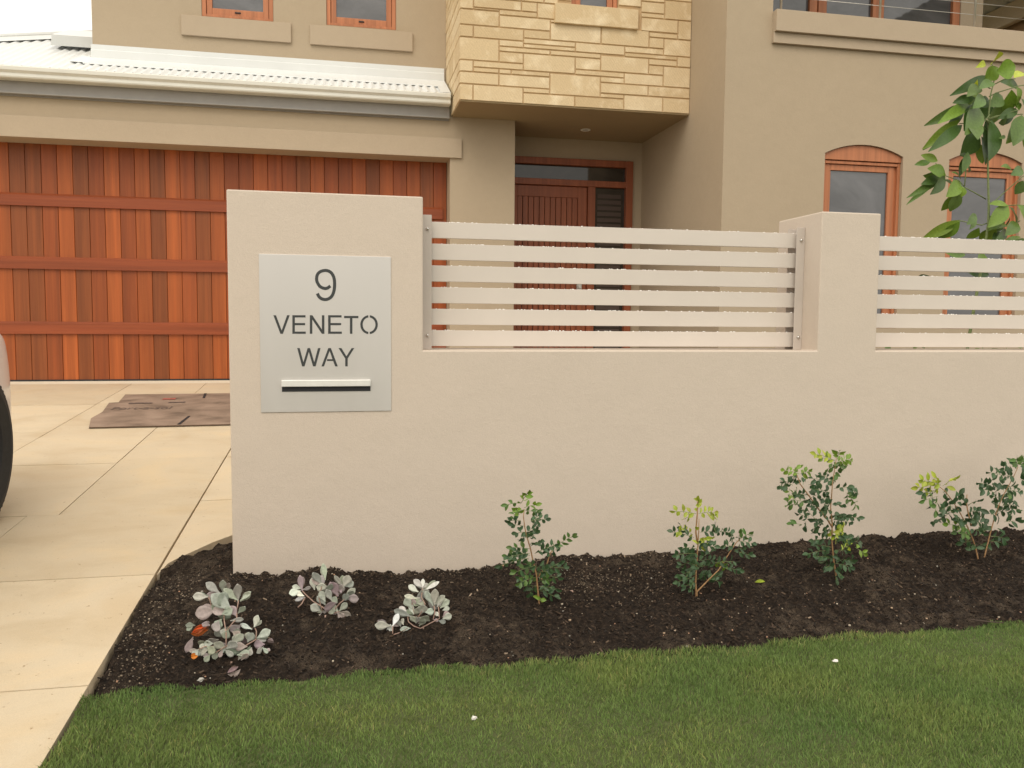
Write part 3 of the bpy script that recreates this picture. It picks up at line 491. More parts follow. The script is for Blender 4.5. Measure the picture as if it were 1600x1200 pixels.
u1_stems=[[[-395,-617,-863],[-401,-606,-846],[-407,-602,-839]],[[-321,-625,-878],[-319,-617,-868],[-317,-608,-854]],[[-348,-662,-929],[-331,-647,-910],[-319,-640,-900],[-321,-625,-878]],[[-261,-675,-953],[-260,-662,-935],[-265,-656,-927]],[[-314,-695,-978],[-284,-684,-965],[-259,-675,-954]],[[-374,-699,-978],[-345,-688,-965],[-327,-680,-956]],[[-356,-640,-897],[-358,-617,-865],[-364,-595,-832]],[[-369,-688,-963],[-405,-688,-961],[-422,-693,-967]],[[-345,-688,-965],[-347,-666,-934],[-356,-640,-897]]]
orange_leaf=[[-448,-640,-937,-396,-640,-921],[-435,-740,-970,-416,-740,-968]]
u2_leaves=[[-85,-434,-895,-75,-422,-855,22,"p"],[-61,-428,-861,-67,-415,-818,16,"g"],[-71,-439,-872,-95,-455,-833,19,"g"],[-51,-425,-888,-82,-444,-878,22,"w"],[-2,-449,-884,-26,-434,-853,21,"g"],[-2,-447,-881,13,-441,-852,26,"g"],[-19,-451,-911,-40,-462,-867,28,"p"],[-9,-452,-900,-16,-434,-882,21,"p"],[-40,-462,-921,-54,-472,-886,18,"g"],[1,-457,-918,30,-448,-894,18,"h"],[5,-460,-916,40,-477,-914,22,"p"],[-6,-454,-929,9,-470,-904,18,"h"],[-23,-474,-925,-57,-493,-932,29,"p"],[-61,-455,-936,-82,-457,-910,18,"g"],[-71,-472,-951,-67,-470,-990,22,"p"],[-75,-466,-953,-102,-473,-933,21,"g"],[-16,-481,-951,5,-474,-932,18,"g"],[-16,-492,-951,15,-497,-963,25,"p"],[-23,-475,-960,-33,-472,-991,18,"p"],[-20,-480,-955,-37,-462,-940,16,"g"],[-61,-463,-923,-75,-453,-896,18,"g"],[-44,-456,-911,-26,-473,-921,21,"h"],[-47,-473,-938,-37,-485,-953,18,"h"],[-57,-458,-896,-43,-466,-869,18,"h"],[-135,-452,-886,-141,-453,-842,15,"p"],[-137,-433,-884,-163,-423,-879,13,"w"],[-141,-433,-891,-171,-441,-894,19,"w"],[-135,-437,-887,-113,-421,-886,11,"w"],[-129,-454,-903,-151,-438,-897,12,"w"],[-126,-463,-904,-154,-446,-917,9,"w"]]
u2_stems=[[[-44,-483,-960],[-71,-470,-937],[-99,-461,-921],[-126,-448,-898],[-135,-443,-889]],[[-71,-478,-949],[-82,-454,-910],[-71,-431,-874]],[[-44,-483,-960],[-37,-461,-925],[-16,-443,-896],[-2,-435,-884]],[[-44,-483,-960],[-16,-478,-953]],[[-44,-483,-960],[-16,-465,-932],[5,-456,-918]],[[-126,-454,-907],[-136,-465,-924],[-149,-471,-934]]]
u3_leaves=[[258,-517,-877,233,-498,-859,16,"g"],[256,-518,-876,257,-510,-854,10,"w"],[260,-531,-880,301,-522,-862,12,"w"],[258,-517,-877,271,-514,-867,12,"g"],[239,-530,-886,215,-513,-871,16,"g"],[234,-551,-902,200,-557,-889,14,"w"],[249,-541,-876,250,-526,-907,21,"g"],[286,-554,-927,266,-547,-888,18,"g"],[289,-562,-921,290,-574,-874,20,"g"],[266,-543,-901,297,-528,-941,21,"g"],[215,-565,-926,197,-568,-899,20,"g"],[221,-574,-945,212,-560,-921,14,"g"],[197,-576,-932,179,-561,-925,12,"w"],[210,-588,-946,167,-580,-929,24,"g"],[241,-551,-926,226,-552,-910,21,"h"],[243,-566,-949,252,-575,-921,28,"h"],[257,-577,-939,280,-583,-935,18,"g"],[284,-587,-962,298,-578,-968,8,"p"],[305,-574,-957,293,-568,-947,10,"w"],[311,-546,-932,317,-535,-908,10,"w"],[310,-554,-936,337,-535,-923,18,"g"],[317,-555,-944,337,-545,-941,12,"g"],[314,-583,-962,338,-583,-953,20,"g"],[301,-577,-970,322,-566,-980,12,"g"],[300,-550,-933,309,-540,-916,14,"g"],[227,-583,-970,213,-593,-947,14,"g"],[229,-584,-970,237,-597,-951,12,"g"],[237,-589,-979,252,-602,-957,14,"g"],[185,-602,-967,183,-584,-956,13,"g"],[179,-586,-980,169,-593,-958,12,"g"],[151,-604,-968,167,-591,-940,15,"w"],[147,-586,-974,105,-600,-963,22,"g"],[153,-594,-989,139,-581,-1019,20,"g"],[209,-595,-982,181,-604,-981,15,"g"],[271,-594,-962,245,-611,-946,28,"h"],[230,-555,-916,252,-546,-914,21,"h"],[250,-565,-943,228,-576,-930,20,"h"]]
u3_stems=[[[240,-600,-990],[220,-593,-977],[203,-585,-964],[201,-576,-950]],[[235,-577,-954],[250,-565,-936],[260,-554,-919],[249,-543,-900],[254,-526,-874]],[[201,-576,-950],[235,-577,-954]],[[283,-581,-964],[290,-569,-944],[289,-557,-926]],[[151,-606,-992],[152,-596,-978],[152,-591,-969]],[[154,-608,-996],[167,-608,-997],[178,-603,-990],[203,-594,-979]],[[223,-572,-946],[219,-559,-925],[216,-552,-913]],[[240,-600,-990],[275,-587,-972],[304,-580,-962]],[[304,-580,-962],[303,-559,-930]]]
fallen=[[-330,-780,-996,-294,-780,-991,19,"p"]]
nine=[[[-458,1389],[-470,1379],[-486,1365],[-504,1350],[-521,1336],[-538,1325],[-551,1318],[-565,1314],[-580,1310],[-596,1307],[-612,1306],[-628,1307],[-645,1310],[-664,1314],[-685,1320],[-706,1329],[-726,1338],[-745,1350],[-761,1362],[-775,1376],[-790,1395],[-805,1416],[-819,1439],[-831,1463],[-841,1485],[-849,1505],[-855,1525],[-860,1544],[-863,1564],[-865,1584],[-865,1605],[-864,1627],[-862,1651],[-858,1675],[-853,1697],[-847,1717],[-840,1735],[-831,1750],[-821,1765],[-808,1779],[-795,1792],[-780,1804],[-765,1815],[-748,1824],[-729,1833],[-708,1840],[-686,1847],[-664,1852],[-643,1856],[-624,1859],[-606,1861],[-589,1861],[-573,1860],[-557,1858],[-540,1855],[-522,1849],[-503,1843],[-485,1835],[-468,1825],[-452,1815],[-437,1803],[-423,1788],[-409,1771],[-395,1752],[-383,1732],[-371,1709],[-361,1686],[-352,1661],[-345,1634],[-338,1605],[-333,1574],[-329,1542],[-326,1507],[-324,1469],[-323,1428],[-323,1385],[-325,1342],[-328,1300],[-332,1260],[-339,1220],[-347,1181],[-356,1142],[-366,1105],[-378,1072],[-390,1043],[-403,1020],[-417,999],[-432,980],[-448,964],[-466,949],[-484,935],[-502,923],[-520,914],[-540,905],[-560,899],[-580,894],[-599,891],[-617,891],[-637,892],[-657,895],[-677,899],[-697,905],[-714,911],[-729,919],[-744,927],[-757,936],[-770,947],[-782,959],[-793,971],[-803,985],[-814,1004],[-825,1027],[-835,1049],[-844,1069],[-851,1083]],[[-387,1299],[-398,1290],[-413,1276],[-433,1260],[-456,1242],[-482,1224],[-509,1210],[-535,1201],[-561,1195],[-587,1191],[-614,1189],[-641,1191],[-669,1194],[-697,1201],[-725,1210],[-754,1221],[-782,1235],[-810,1252],[-837,1272],[-861,1296],[-882,1323],[-901,1351],[-918,1379],[-933,1408],[-946,1436],[-957,1463],[-965,1490],[-972,1518],[-977,1546],[-979,1575],[-980,1603],[-979,1632],[-976,1663],[-971,1694],[-964,1725],[-954,1755],[-942,1784],[-927,1811],[-909,1836],[-890,1858],[-869,1879],[-847,1897],[-823,1914],[-797,1929],[-769,1941],[-740,1951],[-712,1960],[-685,1966],[-659,1971],[-634,1975],[-610,1977],[-585,1978],[-559,1977],[-534,1973],[-509,1968],[-484,1961],[-459,1951],[-433,1940],[-407,1926],[-382,1910],[-359,1890],[-337,1869],[-318,1845],[-299,1819],[-282,1792],[-267,1762],[-254,1731],[-242,1699],[-233,1666],[-225,1631],[-219,1595],[-214,1557],[-211,1518],[-208,1476],[-207,1432],[-208,1385],[-209,1338],[-213,1291],[-218,1246],[-225,1202],[-234,1158],[-244,1114],[-257,1071],[-271,1031],[-287,993],[-305,960],[-326,929],[-348,902],[-371,878],[-395,858],[-420,839],[-446,822],[-474,807],[-503,795],[-532,786],[-561,779],[-590,775],[-621,773],[-651,775],[-680,779],[-708,785],[-734,793],[-760,803],[-783,814],[-806,827],[-827,842],[-847,858],[-865,876],[-883,896],[-900,920],[-915,947],[-928,973],[-939,997],[-948,1017],[-954,1030]]]
letters=[[[-2502,228],[-2408,228],[-2210,-337],[-2008,232],[-1913,233],[-2167,-461],[-2257,-461]],[[-1818,234],[-1340,239],[-1341,156],[-1729,152],[-1731,-55],[-1358,-52],[-1359,-135],[-1732,-137],[-1735,-376],[-1336,-373],[-1337,-457],[-1826,-459]],[[-513,247],[-17,251],[-17,168],[-422,164],[-424,-45],[-34,-42],[-35,-125],[-424,-128],[-426,-368],[-11,-366],[-11,-450],[-519,-452]],[[-1183,240],[-1092,241],[-747,-292],[-742,244],[-651,245],[-657,-453],[-748,-454],[-1094,80],[-1099,-455],[-1190,-456]],[[76,226],[607,231],[606,147],[384,145],[380,-448],[287,-448],[291,144],[75,142]],[[978,259],[938,253],[899,240],[862,223],[826,201],[794,174],[765,143],[739,108],[718,71],[700,31],[688,-12],[680,-55],[677,-99],[680,-143],[687,-187],[699,-229],[716,-269],[737,-306],[762,-340],[791,-371],[823,-397],[858,-419],[895,-436],[934,-448],[974,-454],[978,-369],[950,-364],[922,-355],[895,-342],[870,-325],[847,-305],[826,-281],[808,-255],[793,-227],[781,-196],[772,-165],[767,-132],[766,-99],[768,-65],[773,-32],[782,0],[794,30],[810,59],[828,85],[849,108],[872,129],[897,146],[924,160],[952,169],[981,175]],[[1035,260],[1075,254],[1114,242],[1151,226],[1187,204],[1219,178],[1248,147],[1273,113],[1295,76],[1312,35],[1324,-7],[1331,-50],[1333,-94],[1331,-139],[1323,-182],[1310,-225],[1293,-265],[1272,-303],[1246,-337],[1216,-368],[1184,-395],[1148,-417],[1111,-435],[1072,-447],[1032,-454],[1028,-369],[1057,-364],[1085,-354],[1112,-340],[1138,-323],[1161,-303],[1182,-279],[1200,-253],[1216,-224],[1228,-193],[1237,-161],[1243,-128],[1245,-95],[1243,-62],[1238,-29],[1229,3],[1217,33],[1202,62],[1184,88],[1163,111],[1140,131],[1115,148],[1088,161],[1060,170],[1031,176]],[[-1656,-993],[-1565,-993],[-1434,-1524],[-1277,-992],[-1186,-992],[-1038,-1525],[-896,-992],[-804,-992],[-989,-1682],[-1086,-1682],[-1233,-1133],[-1395,-1681],[-1486,-1681]],[[-775,-1683],[-518,-991],[-421,-991],[-170,-1685],[-267,-1684],[-343,-1479],[-568,-1479],[-568,-1410],[-368,-1411],[-468,-1096],[-683,-1683]],[[-139,-991],[-31,-990],[153,-1301],[346,-990],[449,-990],[199,-1385],[197,-1686],[104,-1685],[106,-1385]]]
# ------------------------------------------------------------ boundary wall
H = .357
b = MB()
prof = [(-.41, -1.25), (-.41, .479), (.306, .479), (.306, -.108), (1.993, -.108), (1.993, .482), (2.273, .482), (2.273, -.108), (3.96, -.108), (3.96, .482), (4.24, .482), (4.24, -.108), (5.9, -.108), (5.9, -1.25)]
# convex pieces share no visible coplanar seams: cap faces as one ngon each
b.prism(prof, 0, H, 'y')
o = b.build('boundary_wall', 'fence_render', origin=(-.05, .18, -1.25), bevel=.005)
tag(o, 'low cream rendered front wall with raised square pillars', 'wall')
# ------------------------------------------------------------ slat panels with side channels
def slat_panel(x0, x1, label, seed):
    rr = random.Random(seed)
    t = thing('slat_fence_panel', ((x0+x1)/2, .17, -.108), label, 'fence panel', 'slatted panels between the wall pillars')
    b = MB()
    for k in range(6):
        z0 = -.0955+k*.0872
        b.box(x0+.012, x1-.012, .158, .175, z0, z0+.0645)
    b.build('slats', 'slat', t, bevel=.0012)
    for sx, xa in ((1, x0), (-1, x1)):
        b = MB(); X0, X1 = (xa+.0005, xa+.047) if sx > 0 else (xa-.040, xa-.0005)
        b.box(X0, X1, .128, .131, -.1075, .428)
        b.box(X0, X1, .199, .202, -.1075, .428)
        xb = (X0, X0+.003) if sx > 0 else (X1-.003, X1)
        b.box(*xb, .1311, .1989, -.1075, .428)
        c = b.build('side_channel', 'channel', t, bevel=.0008)
        for z in (.372, -.052):
            q = MB(); xc = (X0+X1)/2+(.006 if sx > 0 else .002)
            q.lathe([(0, -.0075), (.0028, -.0072), (.0058, -.005), (.0066, -.002), (.0066, .001)], 'y', (xc, .127, z), 16)
            q.lathe([(0, -.0078), (.0014, -.0079), (.0016, -.0072)], 'y', (xc, .127, z), 8, 1)
            q.build('screw', ['screw', 'black'], c, smooth=True)
    b = MB()
    for k in range(6):
        zt = -.0955+k*.0872+.0645; x = x0+.03
        while x < x1-.03:
            x += rr.expovariate(1/.014) if rr.random() < .8 else rr.uniform(.03, .12)
            if x > x1-.03: break
            r = rr.uniform(.0016, .0034); y = rr.uniform(.160, .171)
            vs = []; nn = 8
            pr = [(r*1.35, 0), (r*1.2, r*.45), (r*.7, r*.8), (0.0001, r*.92)]
            b.lathe(pr, 'z', (x, y, zt), nn)
    o = b.build('raindrops', 'water', t, smooth=True); o['kind'] = 'stuff'
slat_panel(.306, 1.993, 'off white horizontal slat panel between number pillar and middle pillar', 1)
slat_panel(2.273, 3.96, 'off white horizontal slat panel running right of the middle pillar', 2)

# ------------------------------------------------------------ letterbox sign plate
t = thing('letterbox', (-.058, 0, -.34), 'brushed steel letterbox plate reading 9 VENETO WAY on the pillar', 'letterbox')
boxpart('plate', 'plate', t, (-.2995, .1835, -.0035, .0, -.3405, .2480), bevel=.0008)
def flat(b, poly, y0, y1):
    b.prism([(p[0]/10000, p[1]/10000) for p in poly], y0, y1, 'y')
b = MB()
A, B_ = nine
for i in range(len(A)-1):
    q = [A[i], A[i+1], B_[i+1], B_[i]]
    b.add([(p[0]/10000, -.0042, p[1]/10000) for p in q], [(0, 1, 2, 3)])
    b.add([(p[0]/10000, yy, p[1]/10000) for p in (A[i], A[i+1]) for yy in (-.0042, -.003)], [(0, 1, 3, 2)])
    b.add([(p[0]/10000, yy, p[1]/10000) for p in (B_[i], B_[i+1]) for yy in (-.0042, -.003)], [(0, 1, 3, 2)])
b.build('numeral', 'letter', t)
O_ = [p for p in letters if len(p) == 50]
for p in letters:
    if p is O_[1]: continue
    b = MB(); flat(b, p, -.0042, -.003)
    if p is O_[0]: flat(b, O_[1], -.0042, -.003)
    b.build('letter', 'letter', t)
boxpart('flap', 'white_flap', t, (-.2235, .1050, -.016, -.0035, -.2440, -.2195), bevel=.002)
boxpart('slot', 'black', t, (-.2225, .1046, -.006, -.0035, -.2630, -.2442))

# ------------------------------------------------------------ the house
hs_ = thing('house', (0, 5.15, -.6), 'two storey tan rendered house with red timber garage door and stone clad bay', 'house')
YW = 5.15
# ground floor garage wall
b = MB()
wall_holes(b, -4.5, 1.73, -.75, 2.052, YW, YW+.26, [(-3.745, 1.068, -.75, 1.640)])
b.build('garage_wall', 'house_render', hs_, fixn=False)
boxpart('lintel_band', 'trim_render', hs_, (-4.52, 1.183, YW-.028, YW-.001, 1.640, 1.829), bevel=.003)
# garage door
gd = MB(); x = 1.066; pal = []
lum = [('m', .95), ('d', .72), ('b', 1.08), ('m', .9), ('b', 1.1), ('d', .62), ('b', 1.15), ('m', .85), ('m', 1.0), ('b', 1.15), ('d', .7), ('m', .9), ('m', 1.0), ('b', 1.1), ('m', .95),
       ('m', .85), ('b', 1.12), ('d', .75), ('m', .98), ('b', 1.2), ('d', .62), ('b', 1.02), ('m', .85), ('b', 1.22), ('m', .82), ('d', .6), ('b', 1.25), ('m', .9), ('d', .60), ('d', .62), ('b', 1.15), ('m', .88), ('b', 1.2), ('d', .7), ('m', .9)]
colr = {'m': (1.0, 1.0, 1.0), 'd': (1.06, 1.22, 1.35), 'b': (1.04, 1.08, 1.0)}
i = 0
while x > -3.74:
    x0 = max(x-.1365, -3.744); k, v = lum[i % len(lum)]; v = .92+(v-.92)*.72; v *= random.uniform(.95, 1.05)
    for (z0, z1) in ((-.572, -.137), (-.137, .474), (.474, 1.062), (1.062, 1.66)):
        vv = v*random.uniform(.96, 1.04); gd.cur = tuple(q*vv for q in colr[k])
        # board with small v grooves either side
        e = .0035
        gd.add([(x0+.0002, 5.408, z0), (x0+e, 5.400, z0), (x-e, 5.400, z0), (x-.0002, 5.408, z0), (x0+.0002, 5.408, z1), (x0+e, 5.400, z1), (x-e, 5.400, z1), (x-.0002, 5.408, z1)], [(0, 1, 5, 4), (1, 2, 6, 5), (2, 3, 7, 6)])
    x = x0; i += 1
gd.cur = (.3, .3, .3); gd.box(-3.76, 1.09, 5.409, 5.43, -.58, 1.7)
door = gd.build('garage_door', 'cedar', hs_, fixn=False)
for z0, z1 in ((1.063, 1.180), (.476, .592), (-.1355, -.0188)):
    b = MB(); b.prism([(5.375, z0), (5.400, z0), (5.400, z1), (5.393, z1), (5.375, z1-.018)], -3.70, 1.022, 'x')
    b.build('rail', 'cedar_rail', door)
boxpart('bottom_seal', 'black', door, (-3.742, 1.066, 5.392, 5.406, -.600, -.573))
boxpart('ground_strip', 'dark', door, (-3.742, 1.0665, 5.395, 5.408, -.614, -.6005))
# eave: fascia, gutter, roof, flashing
boxpart('fascia', 'fascia', hs_, (-4.62, 1.055, 5.09, 5.13, 2.012, 2.15), (-4.62, 1.055, 5.082, 5.0895, 2.012, 2.030), (-4.62, 1.055, 5.131, 5.149, 2.0, 2.016), bevel=.003)
gp = [(5.089, 2.122), (5.005, 2.122), (4.990, 2.128), (4.985, 2.140), (4.987, 2.165), (4.975, 2.178), (4.966, 2.186), (4.964, 2.216), (4.970, 2.226), (4.982, 2.226), (4.986, 2.218), (5.0, 2.13+.06), (5.089, 2.19)]
b = MB(); b.prism(gp, -4.66, 1.052, 'x'); gt = b.build('gutter', 'gutter', hs_, bevel=.0025)
zr_ = lambda y: 2.226+.466*(y-4.98)
b = MB(); P = .0762; nX = int((1.055+4.58)/P*8)
xs = [-4.58+i*P/8 for i in range(nX+1)]
vs = []; fs = []
for i, x in enumerate(xs):
    yt = (min(5.60, x+9.575) if x > -2.33 else min(x+9.575, 8.2)); h = .0085*math.cos(2*math.pi*i/8)-.008
    for y in (4.984, yt): vs.append((x, y, zr_(y)+h+.004))
fs = [(2*i, 2*i+2, 2*i+3, 2*i+1) for i in range(nX)]
b.add(vs, fs)
roof = b.build('roof', 'roof', hs_, smooth=True, fixn=False)
b = MB(); b.add([(-4.6, 4.98, 2.2), (-1.0, 8.58, 3.88), (-4.6, 12.2, 2.2)], [(0, 1, 2)]); b.build('hip_roof', 'roof', roof, fixn=False)
b = MB(); hp = [(-4.55, 5.025), (-1.4, 8.175)]
for (dx, w_) in ((0, .16),):
    a0 = Vector((-4.57, 5.005, zr_(5.005)+.03)); a1 = Vector((-1.4, 8.175, zr_(8.175)+.03)); nrm = Vector((.707, -.707, 0))
    dn = Vector((0, 0, -.06))
    b.add([a0-nrm*.13+dn, a0-nrm*.03, a0+nrm*.03, a0+nrm*.13+dn, a1-nrm*.13+dn, a1-nrm*.03, a1+nrm*.03, a1+nrm*.13+dn], [(0, 1, 5, 4), (1, 2, 6, 5), (2, 3, 7, 6)])
    b.tube([a0+Vector((0, 0, .0)), a1], .035, 8)
b.build('ridge_cap', 'roof', roof)
# apron flashing along the upper wall
b = MB()
b.add([(x, y, z) for x in (-2.335, 1.058) for y, z in ((5.568, 2.632), (5.560, 2.632), (5.560, 2.585), (5.553, 2.578), (5.553, 2.506), (5.283, 2.378), (5.281, 2.366))], [(i, i+1, i+8, i+7) for i in range(6)])
b.add([(-2.46, 5.30, 2.384), (-2.335, 5.283, 2.378), (-2.335, 5.553, 2.506), (-2.40, 5.56, 2.52)], [(0, 1, 2, 3)])
b.add([(.955, 5.0, 2.238), (1.056, 5.0, 2.238), (1.056, 5.2825, 2.377), (.955, 5.2825, 2.377)], [(0, 1, 2, 3)])
fl = b.build('flashing', 'roof', hs_, fixn=False)
b = MB(); b.add([(-2.80, 5.93, 2.705), (-2.335, 5.93, 2.705), (-2.335, 5.90, 2.80), (-2.78, 5.90, 2.80), (-2.80, 6.5, 2.96), (-2.335, 6.5, 2.96), (-2.335, 6.45, 3.03), (-2.78, 6.45, 3.03)], [(0, 1, 2, 3), (3, 2, 6, 7), (0, 3, 7, 4), (4, 7, 6, 5), (1, 5, 6, 2)])
b.build('step_flashing', 'roof', fl, fixn=False)
# upper storey wall
b = MB()
wall_holes(b, -2.322, 1.075, 2.30, 4.6, 5.57, 5.80, [(-1.325, -.648, 2.975, 4.3), (-.133, .564, 2.985, 4.3)])
b.box(-2.322, -2.1, 5.80, 12, 2.3, 4.6)
b.build('upper_wall', 'house_render', hs_, fixn=False)
boxpart('interior', 'dark', hs_, (-2.0, 1.0, 5.9, 6.0, 2.4, 4.5))
for a, c in ((-1.512, -.478), (-.294, .731)):
    boxpart('window_band', 'trim_render', hs_, (a, c, 5.542, 5.569, 2.776, 2.966), bevel=.004)
def sash_window(x0, x1, z0, z1, y, parent, reveal=.02, latch=True):
    fr = boxpart('window', 'jarrah', parent, (x0+.002, x0+.042, y, y+.09, z0+.002, z1), (x1-.042, x1-.002, y, y+.09, z0+.002, z1), (x0+.0425, x1-.0425, y, y+.09, z0+.002, z0+.028), bevel=.003)
    s0, s1, t0 = x0+.046, x1-.046, z0+.030
    sa = boxpart('sash', 'jarrah', fr, (s0, s0+.052, y+.012, y+.055, t0, z1), (s1-.052, s1, y+.012, y+.055, t0, z1), (s0+.0525, s1-.0525, y+.012, y+.055, t0, t0+.062), bevel=.003)
    boxpart('pane', 'glass', fr, (s0+.05, s1-.05, y+.032, y+.036, t0+.06, z1))
    if latch: boxpart('latch', 'black', sa, ((x0+x1)/2-.028, (x0+x1)/2+.028, y+.004, y+.0125, t0+.024, t0+.038), bevel=.003)
    return fr
sash_window(-1.325, -.648, 2.975, 4.28, 5.575, hs_); sash_window(-.133, .564, 2.985, 4.28, 5.575, hs_)
# stone clad bay
BX0, BX1, BY, BZ = 1.075, 3.3425, 4.53, 2.052
b = MB()
wall_holes(b, BX0+.012, BX1, BZ+.006, 4.6, BY+.010, BY+.2, [(2.135, 2.595, 2.90, 4.2)])
b.box(BX0+.012, BX0+.2, BY+.2005, 5.82, BZ+.006, 4.6)
b.box(BX0+.2, BX1, 5.6, 5.82, BZ+.01, 4.6)
bay = b.build('bay', 'mortar', hs_, fixn=False)
U = [(v-60)/1460*(BX1-BX0)+BX0 for v in (60, 142, 298, 447, 612, 770, 932, 1085, 1242, 1340, 1430, 1520)]
def ux(t): i = int(t); return U[i] if i >= 11 else U[i]+(U[i+1]-U[i])*(t-i)
cells = [(0, 1, 0, 15), (1, 3, 0, 15), (3, 5, 0, 10.3), (3, 4, 10.3, 15), (4, 6, 10.3, 30), (5, 7, 0, 10.3), (6, 7, 10.3, 14.5), (7, 9, 0, 14.5), (9, 11, 0, 14.5),
 (0, 2, 15, 26), (2, 4, 15, 26), (6, 8, 14.5, 24.5), (8, 11, 14.5, 24.5), (6, 7, 24.5, 30), (7, 9, 24.5, 35), (9, 11, 24.5, 44), (5, 7, 30, 35), (4, 5, 30, 46.3), (3, 4, 30.5, 46.3),
 (1, 2, 26, 30.5), (2, 2.5, 26, 30.5), (2.5, 4, 26, 30.5), (0, 1, 26, 36.5), (1, 3, 30.5, 36.5), (2, 3, 36.5, 46.3), (5, 6, 35, 46.3), (6, 8, 35, 50), (8, 9, 35, 44), (8, 10, 44, 50), (10, 11, 44, 54),
 (0, 2, 36.5, 57), (2, 4, 46.3, 51), (4, 6, 46.3, 51), (2, 3, 51, 57), (3, 5, 51, 55), (3, 5, 55, 60), (5, 7, 51, 60), (7, 10, 50, 54), (7, 9, 54, 60), (9, 11, 54, 70), (8, 9, 60, 70),
 (0, 1, 57, 68), (1, 3, 57, 68), (3, 4, 60, 68), (4, 6, 60, 76), (6, 8, 60, 76), (8, 10, 70, 75), (10, 11, 70, 88), (0, 2, 68, 82), (2, 4, 68, 79), (2, 3.5, 79, 84), (3.5, 4.3, 79, 93), (4, 4.3, 76, 79),
 (7.65, 10, 75.2, 88), (4.3, 7.65, 76.0, 97), (0, 1, 82, 93), (1, 2.9, 84, 93), (1, 2, 82, 84), (2.9, 3.5, 84, 93), (7.65, 9, 88, 92.5), (9, 11, 88, 106), (7.65, 9, 92.5, 103), (8, 7.65, 76, 76)]
cells = [list(c) for c in cells if c[1] > c[0] and c[3] > c[2]]
# merge corrections: two-stone cells drawn together
for c in cells:
    if c == [3, 4, 30.5, 46.3]: c[1] = 5
    if c == [4, 5, 30, 46.3]: c[0] = 99
cells = [c for c in cells if c[0] < 50]+[[4, 5, 30, 30.5]]
cells = [c for c in cells if c != [4, 5, 30, 30.5]]
def stoneblk(b, x0, x1, z0, z1, face='y', g_=.0045):
    d = .010+random.uniform(-.0012, .0018); e = .003
    A_ = [(x0+g_, z0+g_), (x1-g_, z0+g_), (x1-g_, z1-g_), (x0+g_, z1-g_)]
    A2 = [(x0+g_+e, z0+g_+e), (x1-g_-e, z0+g_+e), (x1-g_-e, z1-g_-e), (x0+g_+e, z1-g_-e)]
    fsx = [(4, 5, 6, 7), (0, 1, 5, 4), (1, 2, 6, 5), (2, 3, 7, 6), (3, 0, 4, 7)]
    if face == 'y': b.add([(p[0], BY+.012, p[1]) for p in A_]+[(p[0], BY+.010-d, p[1]) for p in A2], fsx)
    else: b.add([(BX0+.014, p[0], p[1]) for p in A_]+[(BX0+.012-d, p[0], p[1]) for p in A2], fsx)
b = MB()
for u0, u1, v0, v1 in cells:
    if (u0, v0) == (4.3, 76.0):
        continue
    x0, x1 = ux(u0), ux(u1)
    if u0 == 0: x0 = BX0+.0
    stoneblk(b, x0, x1, BZ+v0/100, BZ+v1/100)
# courses above the traced part, outside the frame
for (xa, xb, zstart) in ((BX0, ux(2.9), .93), (ux(2.9), ux(4.3), .93), (ux(7.65), ux(9), 1.03), (ux(9), BX1, 1.06)):
    z = zstart
    while z < 2.4:
        h = random.choice((.05, .1, .15, .11)); x = xa
        if xb-xa < .3: stoneblk(b, xa, xb, BZ+z, BZ+z+h)
        else:
            c_ = xa+(xb-xa)*random.uniform(.35, .65); stoneblk(b, xa, c_, BZ+z, BZ+z+h); stoneblk(b, c_, xb, BZ+z, BZ+z+h)
        z += h
z = .97
stoneblk(b, ux(4.3), 2.133, BZ+z, BZ+z+1.3); stoneblk(b, 2.597, ux(7.65), BZ+z, BZ+z+1.3)
# side return
zc = [0, 15, 26, 36.5, 57, 68, 82, 93, 105, 120, 131, 146, 160, 175, 190, 205, 220, 236]
for k in range(len(zc)-1):
    y = BY+.012; lens = [.35, .55, .2, .45]
    j = k
    while y < 5.56:
        y2 = min(y+lens[j % 4], 5.60); j += 1
        if 5.60-y2 < .06: y2 = 5.60
        if zc[k+1]-zc[k] > 14 and random.random() < .6 and y > BY+.02:
            zm = zc[k]+(zc[k+1]-zc[k])*.45
            stoneblk(b, y, y2, BZ+zc[k]/100, BZ+zm/100, 'x'); stoneblk(b, y, y2, BZ+zm/100, BZ+zc[k+1]/100, 'x')
        else: stoneblk(b, y, y2, BZ+zc[k]/100, BZ+zc[k+1]/100, 'x')
        y = y2
b.build('stone_cladding', 'stone', bay, fixn=True)
b = MB(); b.box(1.969, 2.786, BY-.035, BY+.009, 2.806, 2.985); b.build('sill_stone', 'stone', bay, bevel=.004)
sash_window(2.135, 2.595, 2.91, 4.2, BY+.03, bay, latch=False)
# soffit of the bay
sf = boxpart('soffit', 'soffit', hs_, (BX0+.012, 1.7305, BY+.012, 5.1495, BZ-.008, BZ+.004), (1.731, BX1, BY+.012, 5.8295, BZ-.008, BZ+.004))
b = MB(); cxy = (2.532, 5.354, BZ-.010)
b.lathe([(.036, -.001), (.036, -.004), (.05, -.006), (.054, -.003), (.054, 0)], 'z', cxy, 28)
dl = b.build('downlight', 'white_metal', hs_, smooth=True)
b = MB(); b.lathe([(.0001, -.0015), (.036, -.0015)], 'z', cxy, 24); b.build('lamp_glass', 'fascia', dl)
